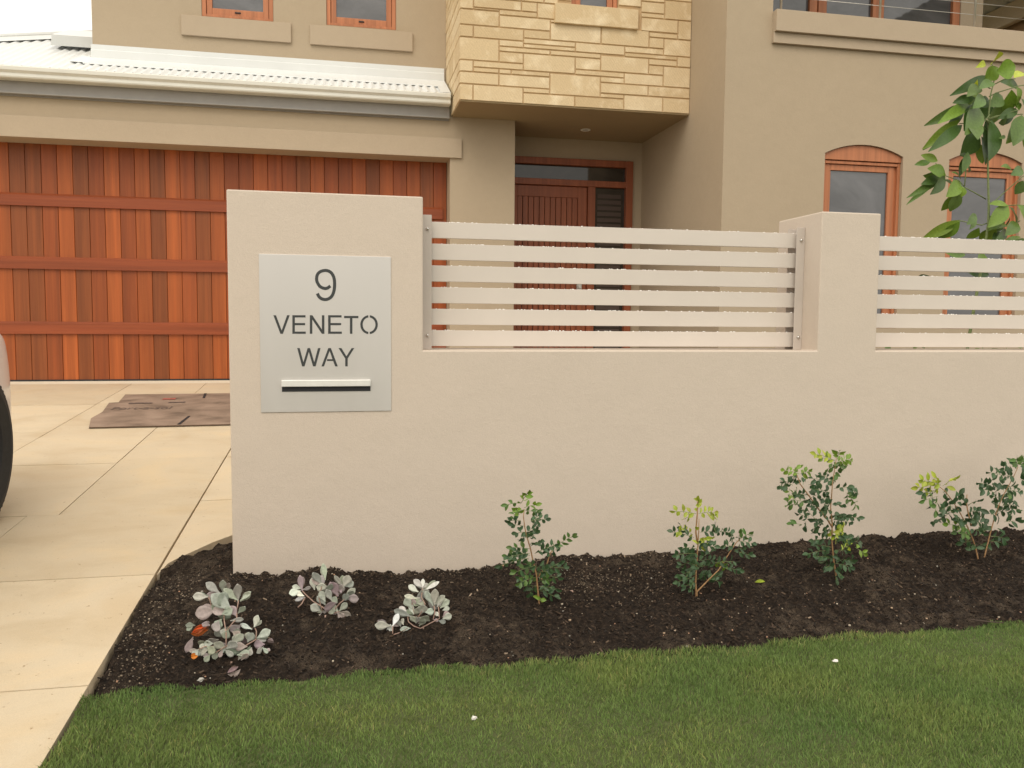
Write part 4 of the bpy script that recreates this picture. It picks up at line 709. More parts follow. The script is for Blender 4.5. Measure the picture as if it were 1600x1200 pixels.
# entry recess
b = MB()
wall_holes(b, 1.32, BX1, -.75, BZ+.4, 5.83, 6.0, [(1.73, 3.232, -.75, 1.829)])
b.build('entry_wall', 'house_render', hs_, fixn=False)
boxpart('entry_side_wall', 'house_render', hs_, (1.10, 1.32, 5.4105, 5.83, -.75, BZ-.011))
df = boxpart('entry_frame', 'door_timber', hs_, (3.150, 3.231, 5.80, 5.93, -.62, 1.828), (1.731, 1.80, 5.80, 5.93, -.62, 1.828), (1.8005, 3.1495, 5.80, 5.93, 1.755, 1.828),
        (1.8005, 3.1495, 5.805, 5.93, 1.530, 1.598), (2.708, 2.792, 5.806, 5.93, -.62, 1.5295), bevel=.004)
boxpart('transom_pane', 'glass_dark', df, (1.80, 3.15, 5.86, 5.865, 1.598, 1.755))
boxpart('side_pane', 'glass_dark', df, (2.792, 3.15, 5.86, 5.865, -.55, 1.53))
b = MB()
for k in range(30): b.add([(2.83, 5.8525, -.5+k*.066), (3.11, 5.8525, -.5+k*.066), (3.11, 5.8575, -.455+k*.066), (2.83, 5.8575, -.455+k*.066)], [(0, 1, 2, 3)])
b.build('louvre', 'blind', df)
fd = boxpart('front_door', 'door_timber', df, (1.803, 1.905, 5.845, 5.885, -.58, 1.527), (2.600, 2.705, 5.845, 5.885, -.58, 1.527), (1.9055, 2.5995, 5.845, 5.885, 1.405, 1.527), bevel=.003)
b = MB(); n_ = 11
for k in range(n_):
    xa = 1.9055+k*(.694/n_); b.box(xa+.003, xa+.694/n_-.003, 5.856, 5.88, -.57, 1.4045)
b.build('door_boards', 'door_timber', fd, bevel=.003)
b = MB(); b.box(2.588, 2.598, 5.800, 5.812, .36, .50); b.box(2.588, 2.598, 5.812, 5.845, .365, .377); b.box(2.588, 2.598, 5.812, 5.845, .483, .495)
b.box(2.612, 2.655, 5.836, 5.8445, .34, .50); b.box(2.618, 2.648, 5.815, 5.8355, .395, .412)
b.build('handle', 'stainless', fd, bevel=.002)
boxpart('door_backing', 'dark', hs_, (1.3, 3.4, 6.05, 6.1, -.7, 2.5), (1.3, 1.31, 5.95, 6.05, -.7, 2.5))  # dark backing added to stop sky light showing through the door board gaps
boxpart('porch_floor', 'fascia', hs_, (1.32, BX1, 4.6, 5.83, -.72, -.585))
# right hand volume
FY, FX = 3.77, 3.343
def arch(x0, x1, zs, za, n=14):      # circular segment from (x0,zs) to (x1,zs) with apex za
    h = za-zs; c = (x1-x0)/2; r = (c*c+h*h)/(2*h); cx = (x0+x1)/2; cz = za-r; a0 = math.asin(c/r)
    return [(cx+r*math.sin(-a0+2*a0*i/n), cz+r*math.cos(-a0+2*a0*i/n)) for i in range(n+1)]
wins = [(4.348, 5.158, -.02, 1.580, 1.672), (5.652, 6.462, -.02, 1.580, 1.672)]
b = MB()
wall_holes(b, FX+.0, 7.15, -.8, 2.70, FY, FY+.25, [(w_[0], w_[1], w_[2], w_[4]) for w_ in wins])
for x0, x1, z0, zs, za in wins:
    A_ = arch(x0, x1, zs, za)
    for i in range(len(A_)-1):
        (xa, z_a), (xb, z_b) = A_[i], A_[i+1]
        b.add([(xa, FY, z_a), (xb, FY, z_b), (xb, FY, za), (xa, FY, za)], [(0, 1, 2, 3)])
        b.add([(xa, FY, z_a), (xb, FY, z_b), (xb, FY+.25, z_b), (xa, FY+.25, z_a)], [(0, 1, 2, 3)])
b.add([(FX, FY, 2.70), (3.785, FY, 2.70), (3.785, FY, 5.2), (FX, FY, 5.2)], [(0, 1, 2, 3)])
b.add([(3.785, FY, 2.70), (3.785, 5.2, 2.70), (3.785, 5.2, 5.2), (3.785, FY, 5.2)], [(0, 1, 2, 3)])
b.add([(FX, FY+.25, -.8), (FX, 12, -.8), (FX, 12, 2.7), (FX, FY+.25, 2.7)], [(0, 1, 2, 3)]); b.add([(FX, FY, 2.7), (FX, 12, 2.7), (FX, 12, 5.2), (FX, FY, 5.2)], [(0, 1, 2, 3)])
b.add([(7.15, FY+.25, -.8), (7.15, 12, -.8), (7.15, 12, 2.7), (7.15, FY+.25, 2.7)], [(0, 1, 2, 3)])
b.build('facade_wall', 'house_render', hs_, fixn=False)
boxpart('room_back', 'dark', hs_, (FX+.02, 7.1, FY+1.2, FY+1.25, -.8, 2.2))
for x0, x1, z0, zs, za in wins:
    yo = FY+.035
    fr = boxpart('arched_window', 'jarrah', hs_, (x0+.001, x0+.03, yo, yo+.1, z0+.001, zs-.052), (x1-.03, x1-.001, yo, yo+.1, z0+.001, zs-.052), (x0+.0305, x1-.0305, yo, yo+.1, zs-.085, zs-.058), (x0+.0305, x1-.0305, yo, yo+.1, z0+.001, z0+.05), bevel=.003)
    b = MB(); A_ = arch(x0+.001, x1-.001, zs-.001, za-.002); b.prism([(x0+.001, zs-.051)]+A_+[(x1-.001, zs-.051)], yo-.012, yo+.1, 'y'); b.build('arched_head', 'jarrah', fr, bevel=.003)
    s0, s1 = x0+.034, x1-.034
    boxpart('sash', 'jarrah', fr, (s0, s0+.062, yo+.018, yo+.06, z0+.055, zs-.088), (s1-.082, s1-.02, yo+.018, yo+.06, z0+.055, zs-.088), (s0+.0625, s1-.0825, yo+.018, yo+.06, zs-.142, zs-.088), (s0+.0625, s1-.0825, yo+.018, yo+.06, z0+.055, z0+.13), bevel=.003)
    boxpart('jamb_trim', 'jarrah', fr, (s1-.0195, s1+.0035, yo+.03, yo+.09, z0+.055, zs-.088))
    boxpart('pane', 'glass', fr, (s0+.05, s1-.07, yo+.035, yo+.039, z0+.1, zs-.12))
# balcony parapet bands, doors and railing
boxpart('balcony_band', 'trim_render', hs_, (3.782, 7.3, FY-.035, FY-.001, 2.512, 2.6045), bevel=.003)
boxpart('balcony_parapet', 'trim_render', hs_, (3.786, 7.3, FY-.070, FY+.10, 2.605, 2.792), bevel=.004)
boxpart('balcony_floor', 'concrete', hs_, (3.79, 7.3, FY+.1005, 5.4, 2.60, 2.68))
boxpart('unseen_balcony_roof', 'soffit', hs_, (3.0, 7.6, 3.2, 8, 5.2, 5.3))  # out-of-view roof slab added to darken reflections on the balcony
bd = boxpart('balcony_doors', 'jarrah', hs_, (4.995, 5.085, 5.2, 5.28, 2.68, 4.9), (5.10, 5.20, 5.2, 5.28, 2.68, 4.9), (5.76, 5.90, 5.2, 5.28, 2.68, 4.9), (6.77, 6.86, 5.2, 5.28, 2.68, 4.9), (4.66, 6.86, 5.205, 5.275, 4.7, 4.9), bevel=.004)
boxpart('pane', 'glass', bd, (3.8, 6.80, 5.24, 5.245, 2.68, 4.9))
boxpart('balcony_pier', 'trim_render', hs_, (6.862, 7.15, 5.19, 6.2, 2.68, 5.2))
rl = MB(); rl.tube([(3.79, FY+.06, 3.76), (7.3, FY+.06, 3.76)], .02, 8); rail = rl.build('railing', 'stainless', hs_, smooth=True)
for x in (3.895, 4.896, 5.905, 6.9): b = MB(); b.tube([(x, FY+.06, 2.792), (x, FY+.06, 3.75)], .011, 8); b.build('post', 'stainless', rail, smooth=True)
for z in (2.953, 3.06, 3.16, 3.26, 3.36, 3.46, 3.56): b = MB(); b.tube([(3.79, FY+.06, z), (7.3, FY+.06, z)], .0025, 6); b.build('cable', 'stainless', rail, smooth=True)

# neighbouring house beyond the balcony
nh = thing('neighbour_house', (11, 8, -.6), 'neighbouring brown house with grey corrugated roof beyond the balcony', 'house')
boxpart('wall', 'neigh', nh, (9.16, 15, 3.0, 12, -.7, 5.6))
boxpart('eave_beam', 'neigh_trim', nh, (9.0, 9.10, 2.0, 12, 4.16, 4.44), bevel=.01)
b = MB(); nn = 220
b.add([(x, 2.0+i*10/nn, 4.45+(9.0-x)*.0+.012*math.cos(i*math.pi/2)) for i in range(nn+1) for x in (7.9, 9.16)], [(2*i, 2*i+1, 2*i+3, 2*i+2) for i in range(nn)])
b.build('roof', 'grey_roof', nh, fixn=False)

# ------------------------------------------------------------ plants
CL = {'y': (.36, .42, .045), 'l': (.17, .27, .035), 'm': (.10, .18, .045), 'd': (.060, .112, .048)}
CT = {'y': (.42, .46, .03), 'l': (.17, .27, .035), 'm': (.12, .20, .045), 'd': (.065, .125, .028)}
CS = {'g': (.46, .475, .41), 'w': (.64, .64, .58), 'p': (.40, .33, .32), 'h': (.33, .355, .285)}
SHP = {'ell': [.0, .55, .88, 1, .93, .70, .36, .0], 'ov': [.0, .36, .68, .90, 1, .98, .88, .68, .40, .06], 'obo': [.12, .20, .38, .62, .84, .97, 1, .90, .62, .12]}
def leaf(b, p0, p1, wd, c, shape='ell', curl=.15, fold=.25, thick=0, roll=None, vj=.4):
    p0 = Vector(p0); p1 = Vector(p1); ax = p1-p0; L = ax.length
    if L < 1e-4: return
    ax.normalize(); view = Vector((random.gauss(0, vj), -1, random.gauss(.2, vj)))
    side = ax.cross(view)
    if side.length < 1e-3: side = Vector((1, 0, 0))
    side.normalize()
    if roll is None: roll = random.gauss(0, .35)
    up = side.cross(ax).normalized(); side = (side*math.cos(roll)+up*math.sin(roll)).normalized(); up = side.cross(ax).normalized()
    if up.y > 0: up = -up
    sh = SHP[shape]; n = len(sh); k = random.uniform(.82, 1.2); b.cur = tuple(q*k*random.uniform(.94, 1.06) for q in c)
    vs = []; 
    for i, s_ in enumerate(sh):
        t = i/(n-1); c_ = p0+ax*L*t+up*(curl*L*(4*t*(1-t)))*.5-Vector((0, 0, 1))*0
        w_ = wd/2*s_
        vs += [c_-side*w_+up*fold*w_, c_-side*w_*.5+up*fold*w_*.35, c_, c_+side*w_*.5+up*fold*w_*.35, c_+side*w_+up*fold*w_]
    fs = [(i*5+j, i*5+j+1, i*5+6+j, i*5+5+j) for i in range(n-1) for j in range(4)]
    if thick:
        m_ = len(vs); off = -up*thick; vs += [v+off*(1 if 0 < (q % 5) < 4 else .3) for q, v in enumerate(vs)]
        fs += [tuple(m_+k_ for k_ in reversed(f)) for f in fs]
        fs += [(i*5, i*5+5, m_+i*5+5, m_+i*5) for i in range(n-1)]+[(i*5+4, m_+i*5+4, m_+i*5+9, i*5+9) for i in range(n-1)]+[(j+(n-1)*5, j+1+(n-1)*5, m_+j+1+(n-1)*5, m_+j+(n-1)*5) for j in range(4)]
    b.add(vs, fs)
mm = lambda v: tuple(x/1000 for x in v)
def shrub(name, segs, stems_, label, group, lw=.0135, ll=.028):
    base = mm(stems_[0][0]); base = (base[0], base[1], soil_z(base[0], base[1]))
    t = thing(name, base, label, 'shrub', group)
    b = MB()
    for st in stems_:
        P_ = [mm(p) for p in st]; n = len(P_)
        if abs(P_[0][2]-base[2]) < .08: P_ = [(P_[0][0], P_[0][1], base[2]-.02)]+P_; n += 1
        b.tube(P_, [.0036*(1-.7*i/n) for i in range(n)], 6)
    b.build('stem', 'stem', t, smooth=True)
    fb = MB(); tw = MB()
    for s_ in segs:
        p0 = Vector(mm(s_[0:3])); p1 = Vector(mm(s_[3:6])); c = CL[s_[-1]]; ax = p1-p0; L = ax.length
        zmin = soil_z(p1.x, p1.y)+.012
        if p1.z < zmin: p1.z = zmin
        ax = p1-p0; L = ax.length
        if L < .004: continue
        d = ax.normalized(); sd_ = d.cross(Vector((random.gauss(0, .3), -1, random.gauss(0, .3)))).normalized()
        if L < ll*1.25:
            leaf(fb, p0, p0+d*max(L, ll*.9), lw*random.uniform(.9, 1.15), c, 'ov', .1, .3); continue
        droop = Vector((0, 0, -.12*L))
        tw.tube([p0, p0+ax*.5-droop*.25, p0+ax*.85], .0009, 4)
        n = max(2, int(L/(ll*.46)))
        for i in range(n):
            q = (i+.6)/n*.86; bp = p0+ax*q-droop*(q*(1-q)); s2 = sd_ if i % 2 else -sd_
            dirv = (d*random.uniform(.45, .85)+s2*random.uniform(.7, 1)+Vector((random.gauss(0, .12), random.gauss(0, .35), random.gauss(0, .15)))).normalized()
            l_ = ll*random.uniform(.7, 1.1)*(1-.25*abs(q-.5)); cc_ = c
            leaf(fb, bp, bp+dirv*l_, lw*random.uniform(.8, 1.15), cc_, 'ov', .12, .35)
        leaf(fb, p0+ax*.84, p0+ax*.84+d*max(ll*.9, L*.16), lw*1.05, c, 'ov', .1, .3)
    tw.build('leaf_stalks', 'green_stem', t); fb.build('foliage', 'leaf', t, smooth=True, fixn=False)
    return t
G = 'young shrubs planted along the foot of the wall'
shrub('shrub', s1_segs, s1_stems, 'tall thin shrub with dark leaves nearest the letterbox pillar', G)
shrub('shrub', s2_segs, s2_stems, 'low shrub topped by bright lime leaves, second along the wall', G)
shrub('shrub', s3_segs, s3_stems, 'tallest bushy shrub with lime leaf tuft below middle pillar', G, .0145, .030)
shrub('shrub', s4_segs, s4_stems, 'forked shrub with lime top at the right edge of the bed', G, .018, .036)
def succulent(leaves_, stems_, label, base):
    base = (base[0], base[1], soil_z(*base)); t = thing('succulent', base, label, 'succulent', 'silver succulents in the mulch corner')
    b = MB()
    for st in stems_:
        P_ = [mm(p) for p in st]; P_ = [(p[0], p[1], max(p[2], soil_z(p[0], p[1])+.003)) for p in P_]
        b.tube(P_, [.0019]*len(P_), 6)
    b.tube([(base[0], base[1], base[2]-.02), (base[0], base[1]+.01, base[2]+.008)], .003, 6)
    b.build('stem', 'pink_stem', t, smooth=True)
    b = MB()
    for s_ in leaves_:
        p0, p1 = Vector(mm(s_[0:3])), Vector(mm(s_[3:6]))
        for p in (p0, p1):
            z = soil_z(p.x, p.y)+.004
            if p.z < z: p.z = z
        if (p1-p0).length < .010: p1 = p0+(p1-p0).normalized()*.012 if (p1-p0).length > 0 else p0+Vector((0, 0, .01))
        p1 = p0+(p1-p0)*1.22
        leaf(b, p0, p1, s_[6]/1000*1.35, CS[s_[7]], 'obo', -.10, .25, .0018, random.gauss(0, .2), .25)
        if random.random() < .55:
            d_ = p1-p0; q = p0+Vector((random.gauss(0, .004), random.uniform(.004, .012), random.uniform(-.008, .004)))
            a_ = random.uniform(-.9, .9); d2 = Vector((d_.x*math.cos(a_)-d_.z*math.sin(a_), d_.y, d_.x*math.sin(a_)+d_.z*math.cos(a_)))*.8
            if (q+d2).z > soil_z(q.x, q.y): leaf(b, q, q+d2, s_[6]/1000*1.1, CS[random.choice('ghp')], 'obo', -.1, .25, .0018, 0, .3)
    b.build('foliage', 'succulent', t, smooth=True, fixn=True)
succulent(u1_leaves, u1_stems, 'largest silver succulent, sprawling near the driveway edge with a red leaf', (-.33, -.70))
succulent(u2_leaves, u2_stems, 'silver succulent with purple leaves below the sign plate', (-.06, -.51))
succulent(u3_leaves, u3_stems, 'upright silver succulent in the mulch, rightmost of the three', (.25, -.60))
for s_, nm, lb, wd, cc_ in ((orange_leaf[0], 'fallen_leaf', 'crumpled orange red dead leaf caught in the large succulent', .030, (.42, .085, .022)), (orange_leaf[1], 'fallen_leaf', 'small bright orange leaf scrap under the large succulent', .014, (.62, .20, .03)), (fallen[0][:6], 'fallen_leaf', 'pale mauve leaf lying alone on the mulch near the lawn', .022, (.50, .40, .38))):
    b = MB(); p0, p1 = Vector(mm(s_[:3])), Vector(mm(s_[3:6]))
    if 'mauve' in lb:
        zt = soil_z((p0.x+p1.x)/2, (p0.y+p1.y)/2)+.006; p0.z = zt; p1.z = zt+.012
    if 'crumpled' in lb:
        for k in range(7): leaf(b, p0+Vector((random.gauss(0, .002), 0, 0)), p0+(p1-p0)*random.uniform(.6, 1)+Vector((0, random.uniform(-.008, .008), random.uniform(-.011, .011))), wd*random.uniform(.3, .5), tuple(q*random.uniform(.6, 1.3) for q in cc_), 'ell', random.uniform(-.4, .4), .6, .0006)
    else: leaf(b, p0, p1, wd, cc_, 'ov', .3, .6, .0006)
    leaf(b, p0+Vector((0, 0, .004)), p1+Vector((-.006, .0, .008)), wd*.7, cc_, 'ov', -.3, .5, .0006)
    tag(b.build(nm, 'succulent', origin=tuple(p0), smooth=True), lb, 'leaf', 'fallen leaves')
b = MB(); z = soil_z(1.525, -.423)+.006
leaf(b, (1.505, -.42, z+.002), (1.545, -.425, z+.004), .014, (.30, .36, .03), 'ov', .3, .4, .0005); leaf(b, (1.505, -.415, z), (1.478, -.41, z+.003), .012, (.10, .16, .05), 'ov', .2, .4, .0005)
tag(b.build('fallen_leaf', 'succulent', origin=(1.52, -.42, z)), 'yellow green leaf lying on mulch between second and third shrubs', 'leaf', 'fallen leaves')
# small tree behind the right slat panel
tb = mm(tree_stems[0][-1]); tb = (tb[0], .8, -.885)
t = thing('young_tree', tb, 'young broad leaved tree behind the right slat panel', 'tree')
b = MB(); P_ = [mm(p) for p in tree_stems[0] if p[2] > -860]; P_.append(tb); n = len(P_)
b.tube(P_, [.0028+.008*i/n for i in range(n)], 8); b.build('trunk', 'green_stem', t, smooth=True)
for st in tree_twigs:
    b = MB(); b.tube([Vector(mm(p))+Vector((0, random.uniform(-.02, .02), 0)) for p in st], [.0032, .0030, .0027, .0025, .0022, .002][:len(st)] if len(st) <= 6 else .0025, 6)
    b.build('branch', 'green_stem', t, smooth=True)
b = MB()
for s_ in tree_leaves:
    q0, q1 = Vector(mm(s_[0:3])), Vector(mm(s_[3:6])); q1 = q0+(q1-q0)*1.08
    leaf(b, q0, q1, s_[6]/1000*1.5, CT[s_[7]], 'ov' if s_[7] != 'y' else 'ell', .14, .22, 0, random.gauss(0, .12), .18)
    if random.random() < .5:
        e_ = Vector((random.gauss(0, .012), random.uniform(.02, .07), random.gauss(-.008, .012))); rt = Matrix.Rotation(random.uniform(-.5, .5), 3, 'Y')
        leaf(b, q0+e_, q0+e_+rt @ (q1-q0)*.9, s_[6]/1000*1.2, CT[random.choice('mdl')], 'ov', .14, .25, 0, random.gauss(0, .3), .3)
b.build('crown', 'leaf', t, smooth=True, fixn=False)
# garden plants glimpsed between the slats
def garden_plant(x, y, h, w_, n, label, c='m', flower=False, ll=.09, lw=.04):
    z0 = -.93+.09*max(0, y-.33); t = thing('garden_plant', (x, y, z0), label, 'plant', 'leafy plants behind the slat panels')
    b = MB(); ends = []
    for k in range(7):
        a = random.uniform(0, 6.3); r = random.uniform(.2, 1)*w_/2
        e = Vector((x+math.cos(a)*r, y+math.sin(a)*r, z0+h*random.uniform(.65, .97))); ends.append(e)
        b.tube([(x, y, z0-.02), (x+math.cos(a)*r*.3, y+math.sin(a)*r*.3, z0+h*.4), tuple(e)], [.005, .004, .002], 6)
    b.build('stem', 'green_stem', t, smooth=True); b = MB()
    for k in range(n):
        e = random.choice(ends); q = random.uniform(.3, 1); p = Vector((x, y, z0)).lerp(e, q)+Vector((random.gauss(0, .02),)*3)
        d = Vector((random.gauss(0, 1), random.gauss(0, 1), random.gauss(.1, .5))).normalized()
        leaf(b, p, p+d*ll*random.uniform(.6, 1.1), lw*random.uniform(.8, 1.1), CT[random.choice((c, c, 'd', 'l'))], 'ov', .2, .25)
    b.build('foliage', 'leaf', t, smooth=True, fixn=False)
    if flower:
        b = MB(); e = max(ends, key=lambda p: p.z)
        for k in range(14):
            d = Vector((random.gauss(0, 1), random.gauss(0, 1), random.gauss(.3, .6))).normalized(); b.cur = (1, 1, 1)
            leaf(b, e, e+d*.03, .02, (1, 1, 1), 'obo', .2, .2)
        b.build('flower', 'petal', t, fixn=False)
garden_plant(2.15, 2.0, .62, .22, 26, 'small leafy plant behind the left slat panel, tip showing', ll=.07)
garden_plant(2.60, 2.0, .635, .34, 60, 'wider green bush glimpsed low behind the left slat panel', 'd', ll=.07)
garden_plant(2.90, 2.05, .64, .2, 20, 'red flowering plant just left of the middle pillar', 'm', True, .05, .02)
garden_plant(2.83, 1.0, .84, .30, 46, 'dark leafy plant just right of the middle pillar', 'd', ll=.09)
garden_plant(3.15, .95, .90, .34, 70, 'mixed green plant left of the young tree trunk', 'm')
garden_plant(3.75, 1.0, .90, .50, 110, 'broad leafy bush right of the young tree trunk', 'l')
garden_plant(4.3, 1.3, .9, .5, 100, 'dense dark bush at the far right behind the slats', 'd')

# ------------------------------------------------------------ small things on the ground
def stone(name, x, y, z, s, label, mat, cat='stone', group=None):
    b = MB(); vs = []
    for i, (r, h) in enumerate(((.6, 0), (1, .35), (.8, .8), (.25, 1))):
        for j in range(7): 
            a = 2*math.pi*j/7; k = random.uniform(.55, 1.4); vs.append((x+s*r*k*math.cos(a), y+s*r*k*.8*math.sin(a), z+s*h*1.1))
    b.add(vs, [(i*7+j, i*7+(j+1) % 7, (i+1)*7+(j+1) % 7, (i+1)*7+j) for i in range(3) for j in range(7)]+[tuple(range(21, 28)), tuple(range(6, -1, -1))])
    tag(b.build(name, mat, origin=(x, y, z)), label, cat, group)
stone('stone_chip', .33, -1.132, GZ(-1.13)+.008, .0085, 'white stone chip on the lawn, centre bottom of the photo', 'white_stone', group='stones')
stone('stone_chip', 1.471, -.993, GZ(-.99)+.008, .008, 'pale pinkish stone chip on the lawn below the third shrub', 'white_stone', group='stones')
stone('stone_chip', -.40, -.80, soil_z(-.4, -.80), .009, 'grey white stone at the mulch edge below the largest succulent', 'concrete', group='stones')
stone('stone_chip', .80, -.405, soil_z(.8, -.405), .008, 'pinkish pebble in mulch right of the first shrub', 'pink_stem', group='stones')
b = MB(); b.tube([(2.10, -.80, GZ(-.8)+.018), (2.16, -.82, GZ(-.82)+.014), (2.20, -.85, GZ(-.85)+.02)], [.002, .003, .0015], 6)
tag(b.build('twig', 'dark_twig', origin=(2.15, -.82, GZ(-.82)), smooth=True), 'short brown twig on the grass edge at far right', 'twig')
# flattened cardboard sheet on the driveway
b = MB(); PT = [(-1.73, 2.98), (-.40, 3.02), (-.30, 4.50), (-1.85, 4.48), (-1.80, 4.05), (-1.865, 4.02), (-1.80, 3.58), (-1.81, 3.32)]
n = len(PT)
zc_ = lambda x, y: GZ(y)+.011+.003*math.sin(x*5+y*3)
gxx = np.arange(-1.9, -.39, .1); 
top = [(x, y, zc_(x, y)) for x, y in PT]
cx_, cy_ = -1.1, 3.9
b.add(top+[(cx_, cy_, zc_(cx_, cy_)+.006)], [(i, (i+1) % n, n) for i in range(n)])
b.add([(x, y, z) for x, y, z in top]+[(x, y, GZ(y)+.003) for x, y, z in top], [(i, (i+1) % n, n+(i+1) % n, n+i) for i in range(n)], 1)
card = b.build('cardboard_sheet', ['card', 'card_edge'], origin=(-1.1, 3.9, GZ(3.9)), fixn=False)
tag(card, 'flattened brown cardboard carton lying on the driveway before the garage', 'cardboard')
def card_z(x, y):       # height of the fan-shaped top above (x, y)
    for i in range(n):
        a = Vector(top[i]); c2 = Vector(top[(i+1) % n]); o_ = Vector((cx_, cy_, zc_(cx_, cy_)+.006))
        d = (c2.x-a.x)*(o_.y-a.y)-(o_.x-a.x)*(c2.y-a.y)
        u = ((x-a.x)*(o_.y-a.y)-(o_.x-a.x)*(y-a.y))/d; v = ((c2.x-a.x)*(y-a.y)-(x-a.x)*(c2.y-a.y))/d
        if u >= -.001 and v >= -.001 and u+v <= 1.001: return a.z+u*(c2.z-a.z)+v*(o_.z-a.z)
    return zc_(x, y)
tc = bpy.data.curves.new('printed_text', 'FONT'); tc.body = 'Port-a-sol'; tc.size = 1; to = bpy.data.objects.new('tmp', tc); col.objects.link(to)
bpy.context.view_layer.update(); me = bpy.data.meshes.new_from_object(to.evaluated_get(bpy.context.evaluated_depsgraph_get())); bpy.data.objects.remove(to)
vs = [v.co.copy() for v in me.vertices]; wmax = max(v.x for v in vs)
for v in me.vertices:
    X = -1.77+v.co.x/wmax*.44; Y = 3.66+v.co.y*.17; v.co = Vector((X, Y, card_z(X, Y)+.003))-Vector((-1.1, 3.9, GZ(3.9)))
me.materials.clear(); me.materials.append(M['card_print']); o = bpy.data.objects.new('printed_text', me); col.objects.link(o); o.parent = card
def strip(b, x0, x1, y0, y1, k=10):
    b.add([(x, y, card_z(x, y)+.004) for i in range(k+1) for x in (x0+(x1-x0)*i/k,) for y in (y0+random.uniform(-.01, .01), y1+random.uniform(-.01, .01))], [(2*i, 2*i+2, 2*i+3, 2*i+1) for i in range(k)])
b = MB(); strip(b, -1.70, -1.52, 3.93, 3.98); b.build('printed_band', 'card_print', card, fixn=False)
b = MB(); strip(b, -1.40, -1.27, 3.95, 4.0); b.build('printed_band', 'card_print', card, fixn=False)
b = MB(); strip(b, -1.48, -1.38, 4.12, 4.2); b.build('printed_mark', 'red_print', card, fixn=False)
for (xa, ya, xb, yb) in ((-1.20, 4.48, -1.17, 4.2), (-1.16, 3.02, -1.14, 3.34)):
    b = MB(); b.add([(xa, ya, card_z(xa, ya)+.003), (xa+.022, ya, card_z(xa, ya)+.003), (xb+.018, yb, card_z(xb, yb)+.003), (xb, yb, card_z(xb, yb)+.003)], [(0, 1, 2, 3)])
    b.build('slit', 'black', card, fixn=False)

# ------------------------------------------------------------ white car parked on the driveway, nose to the garage
CX, CYF = -2.417, .68         # centre line, front axle
zg = GZ(CYF)
car = thing('car', (CX, CYF-1.3, GZ(CYF-1.3)), 'white car parked on the driveway at the left edge of the photo', 'car')
def cz(y): return GZ(y)
st = []  # stations: y offset from front axle, half width, sill z, shoulder z, top z, top half width
ST = [(.86, .42, .26, .54, .62, .30), (.82, .60, .20, .62, .70, .42), (.72, .74, .18, .72, .78, .52), (.55, .852, .18, .84, .90, .60), (.25, .88, .19, .85, .93, .66), (-.2, .88, .20, .84, .95, .68), (-.55, .885, .20, .87, 1.00, .70), (-.60, .885, .20, .87, 1.01, .70), (-1.2, .885, .20, .90, 1.36, .60), (-1.6, .885, .20, .91, 1.45, .58), (-2.3, .885, .20, .92, 1.45, .58), (-2.9, .88, .20, .93, 1.40, .57), (-3.3, .86, .22, .92, 1.05, .62), (-3.42, .80, .28, .80, .92, .55), (-3.46, .70, .34, .60, .75, .50)]
b = MB(); ringn = 0; vs = []
for (yo, hw, zs0, zsh, zt, tw_) in ST:
    pts = [(0, zs0), (hw*.86, zs0), (hw*.97, zs0+.06), (hw, zs0+.22), (hw*1.0, (zs0+zsh)/2+.05), (hw*.985, zsh-.04), (hw*.95, zsh), (hw*.5+tw_*.5, zsh+(zt-zsh)*.45), (tw_, zt-.03), (tw_*.7, zt), (0, zt+.005)]
    ring = pts+[(-x, z) for x, z in pts[-2:0:-1]]; ringn = len(ring)
    vs += [(CX+x, CYF+yo, zg-.07*0+z+.07*yo) for x, z in ring]
fs = [(i*ringn+j, i*ringn+(j+1) % ringn, (i+1)*ringn+(j+1) % ringn, (i+1)*ringn+j) for i in range(len(ST)-1) for j in range(ringn)]
fs += [tuple(range(ringn)), tuple(range((len(ST)-1)*ringn, len(ST)*ringn))]
b.add(vs, fs)
body = b.build('body', 'paint', car, smooth=True)
ssm = body.modifiers.new('sub', 'SUBSURF'); ssm.levels = 2; ssm.render_levels = 2
cut = MB()
for yo in (0, -2.62):
    for sx in (-1, 1):
        c_ = (CX+sx*.78, CYF+yo, zg+.07*yo+.34)
        n0 = len(cut.v); nn = 40
        cut.lathe([(.0001, -.16), (.395, -.16), (.395, .25), (.0001, .25)], 'x', c_, nn)
cutter = cut.build('wheel_arch', 'black', body)
bo = body.modifiers.new('arch', 'BOOLEAN'); bo.operation = 'DIFFERENCE'; bo.object = cutter; bo.solver = 'EXACT'
bpy.context.view_layer.update()
me = bpy.data.meshes.new_from_object(body.evaluated_get(bpy.context.evaluated_depsgraph_get()))
body.modifiers.clear(); body.data = me; bpy.data.objects.remove(cutter)
if len(me.materials) < 2: me.materials.append(M['black'])
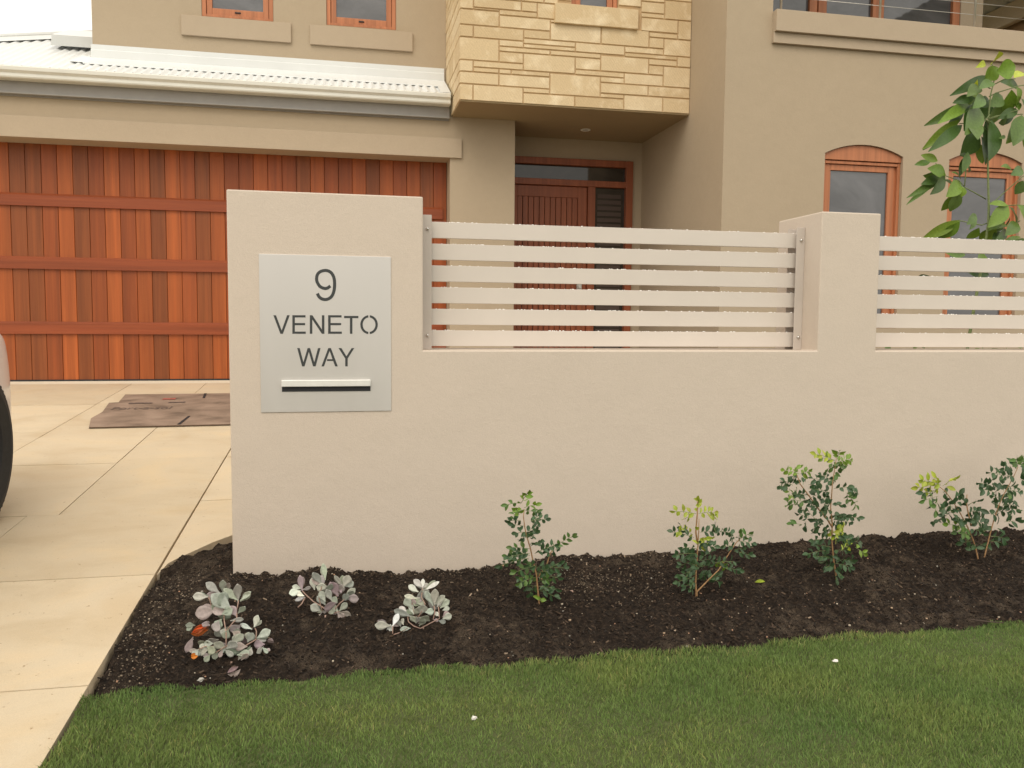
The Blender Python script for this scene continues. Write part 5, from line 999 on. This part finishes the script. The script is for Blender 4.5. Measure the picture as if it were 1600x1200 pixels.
for yo in (0, -2.62):
    for sx in (-1, 1):
        c_ = (CX+sx*.81, CYF+yo, zg+.07*yo+.358); r_t = .358; hw = .105
        wl = MB(); wl.lathe([(.205, -.07), (.225, -hw*.9), (.29, -hw*1.04), (.335, -hw*.94), (r_t, -hw*.72), (r_t, hw*.72), (.335, hw*.94), (.29, hw*1.04), (.225, hw*.9), (.205, .07)], 'x', c_, 64)
        for k in range(72):       # tread blocks on the shoulder
            a = 2*math.pi*k/72; 
            for s2 in (-1, 1):
                rr_ = r_t+.001; a2 = a+.028
                P4 = [(hw*.60, rr_+.004), (hw*.86, rr_-.004)]
                q = []
                for (ww_, r0) in P4:
                    for an in (a, a2): q.append((c_[0]+s2*ww_, c_[1]+r0*math.cos(an), c_[2]+r0*math.sin(an)))
                q2 = [(c_[0]+s2*ww_, c_[1]+(r0-.012)*math.cos(an), c_[2]+(r0-.012)*math.sin(an)) for (ww_, r0) in P4 for an in (a, a2)]
                wl.add(q+q2, [(0, 1, 3, 2), (0, 4, 5, 1), (2, 3, 7, 6), (0, 2, 6, 4), (1, 5, 7, 3)])
        wheel = wl.build('wheel', 'tyre', car, smooth=False)
        rm = MB(); s_ = sx
        rm.lathe([(.0001, .050*s_), (.045, .052*s_), (.05, .040*s_), (.05, .015*s_)], 'x', c_, 24)
        rm.lathe([(.205, .085*s_), (.195, .082*s_), (.188, .03*s_), (.185, -.07*s_)], 'x', c_, 40)
        for k in range(7):
            a = 2*math.pi*k/7; ca, sa = math.cos(a), math.sin(a)
            for (r0, w0, r1, w1) in ((.04, .022, .195, .018),):
                q = []
                for xx in (.012*s_, .046*s_):
                    for rr0, ww0 in ((r0, w0), (r1, w1)):
                        for sg in (-1, 1): q.append((c_[0]+xx+(.02*s_ if rr0 == r1 else 0), c_[1]+rr0*ca-sg*ww0*sa, c_[2]+rr0*sa+sg*ww0*ca))
                rm.add(q, [(4, 5, 7, 6), (0, 1, 3, 2), (0, 2, 6, 4), (1, 5, 7, 3)])
        rm.build('rim', 'rim', wheel)
def glassq(nm, pts, mat='car_glass', par=None, off=.0): 
    b = MB(); b.add(pts, [tuple(range(len(pts)))]); b.build(nm, mat, par or car, fixn=False)
Zc = lambda yo, z: zg+.07*yo+z
for sx in (-1, 1):
    glassq('side_window', [(CX+sx*(.80), CYF-1.05, Zc(-1.05, .985)), (CX+sx*.80, CYF-2.0, Zc(-2, 1.0)), (CX+sx*.675, CYF-2.0, Zc(-2, 1.33)), (CX+sx*.70, CYF-1.35, Zc(-1.35, 1.29))])
    glassq('side_window', [(CX+sx*(.80), CYF-2.06, Zc(-2.06, 1.0)), (CX+sx*.80, CYF-2.85, Zc(-2.85, 1.01)), (CX+sx*.70, CYF-2.75, Zc(-2.75, 1.28)), (CX+sx*.675, CYF-2.06, Zc(-2.06, 1.33))])
    boxpart('headlight', 'lamp', car, (CX+sx*.50-.09, CX+sx*.50+.09, CYF+.72, CYF+.80, Zc(.8, .56), Zc(.8, .66)), bevel=.015)
    boxpart('tail_light', 'red_lamp', car, (CX+sx*.74-.05, CX+sx*.74+.05, CYF-3.44, CYF-3.36, Zc(-3.4, .70), Zc(-3.4, .86)), bevel=.01)
    b = MB(); b.box(CX+sx*.98-.09, CX+sx*.98+.05, CYF-1.12, CYF-1.04, Zc(-1.1, .93), Zc(-1.1, 1.05)); b.box(CX+sx*.86-.03, CX+sx*.90+.02, CYF-1.10, CYF-1.06, Zc(-1.1, .93), Zc(-1.1, .96)); b.build('mirror', 'paint', car, bevel=.02)
glassq('windscreen', [(CX-.66, CYF-.66, Zc(-.66, 1.05)), (CX+.66, CYF-.66, Zc(-.66, 1.05)), (CX+.58, CYF-1.22, Zc(-1.22, 1.385)), (CX-.58, CYF-1.22, Zc(-1.22, 1.385))])
glassq('rear_window', [(CX-.58, CYF-3.30, Zc(-3.3, 1.07)), (CX+.58, CYF-3.30, Zc(-3.3, 1.07)), (CX+.54, CYF-2.97, Zc(-2.97, 1.37)), (CX-.54, CYF-2.97, Zc(-2.97, 1.37))])
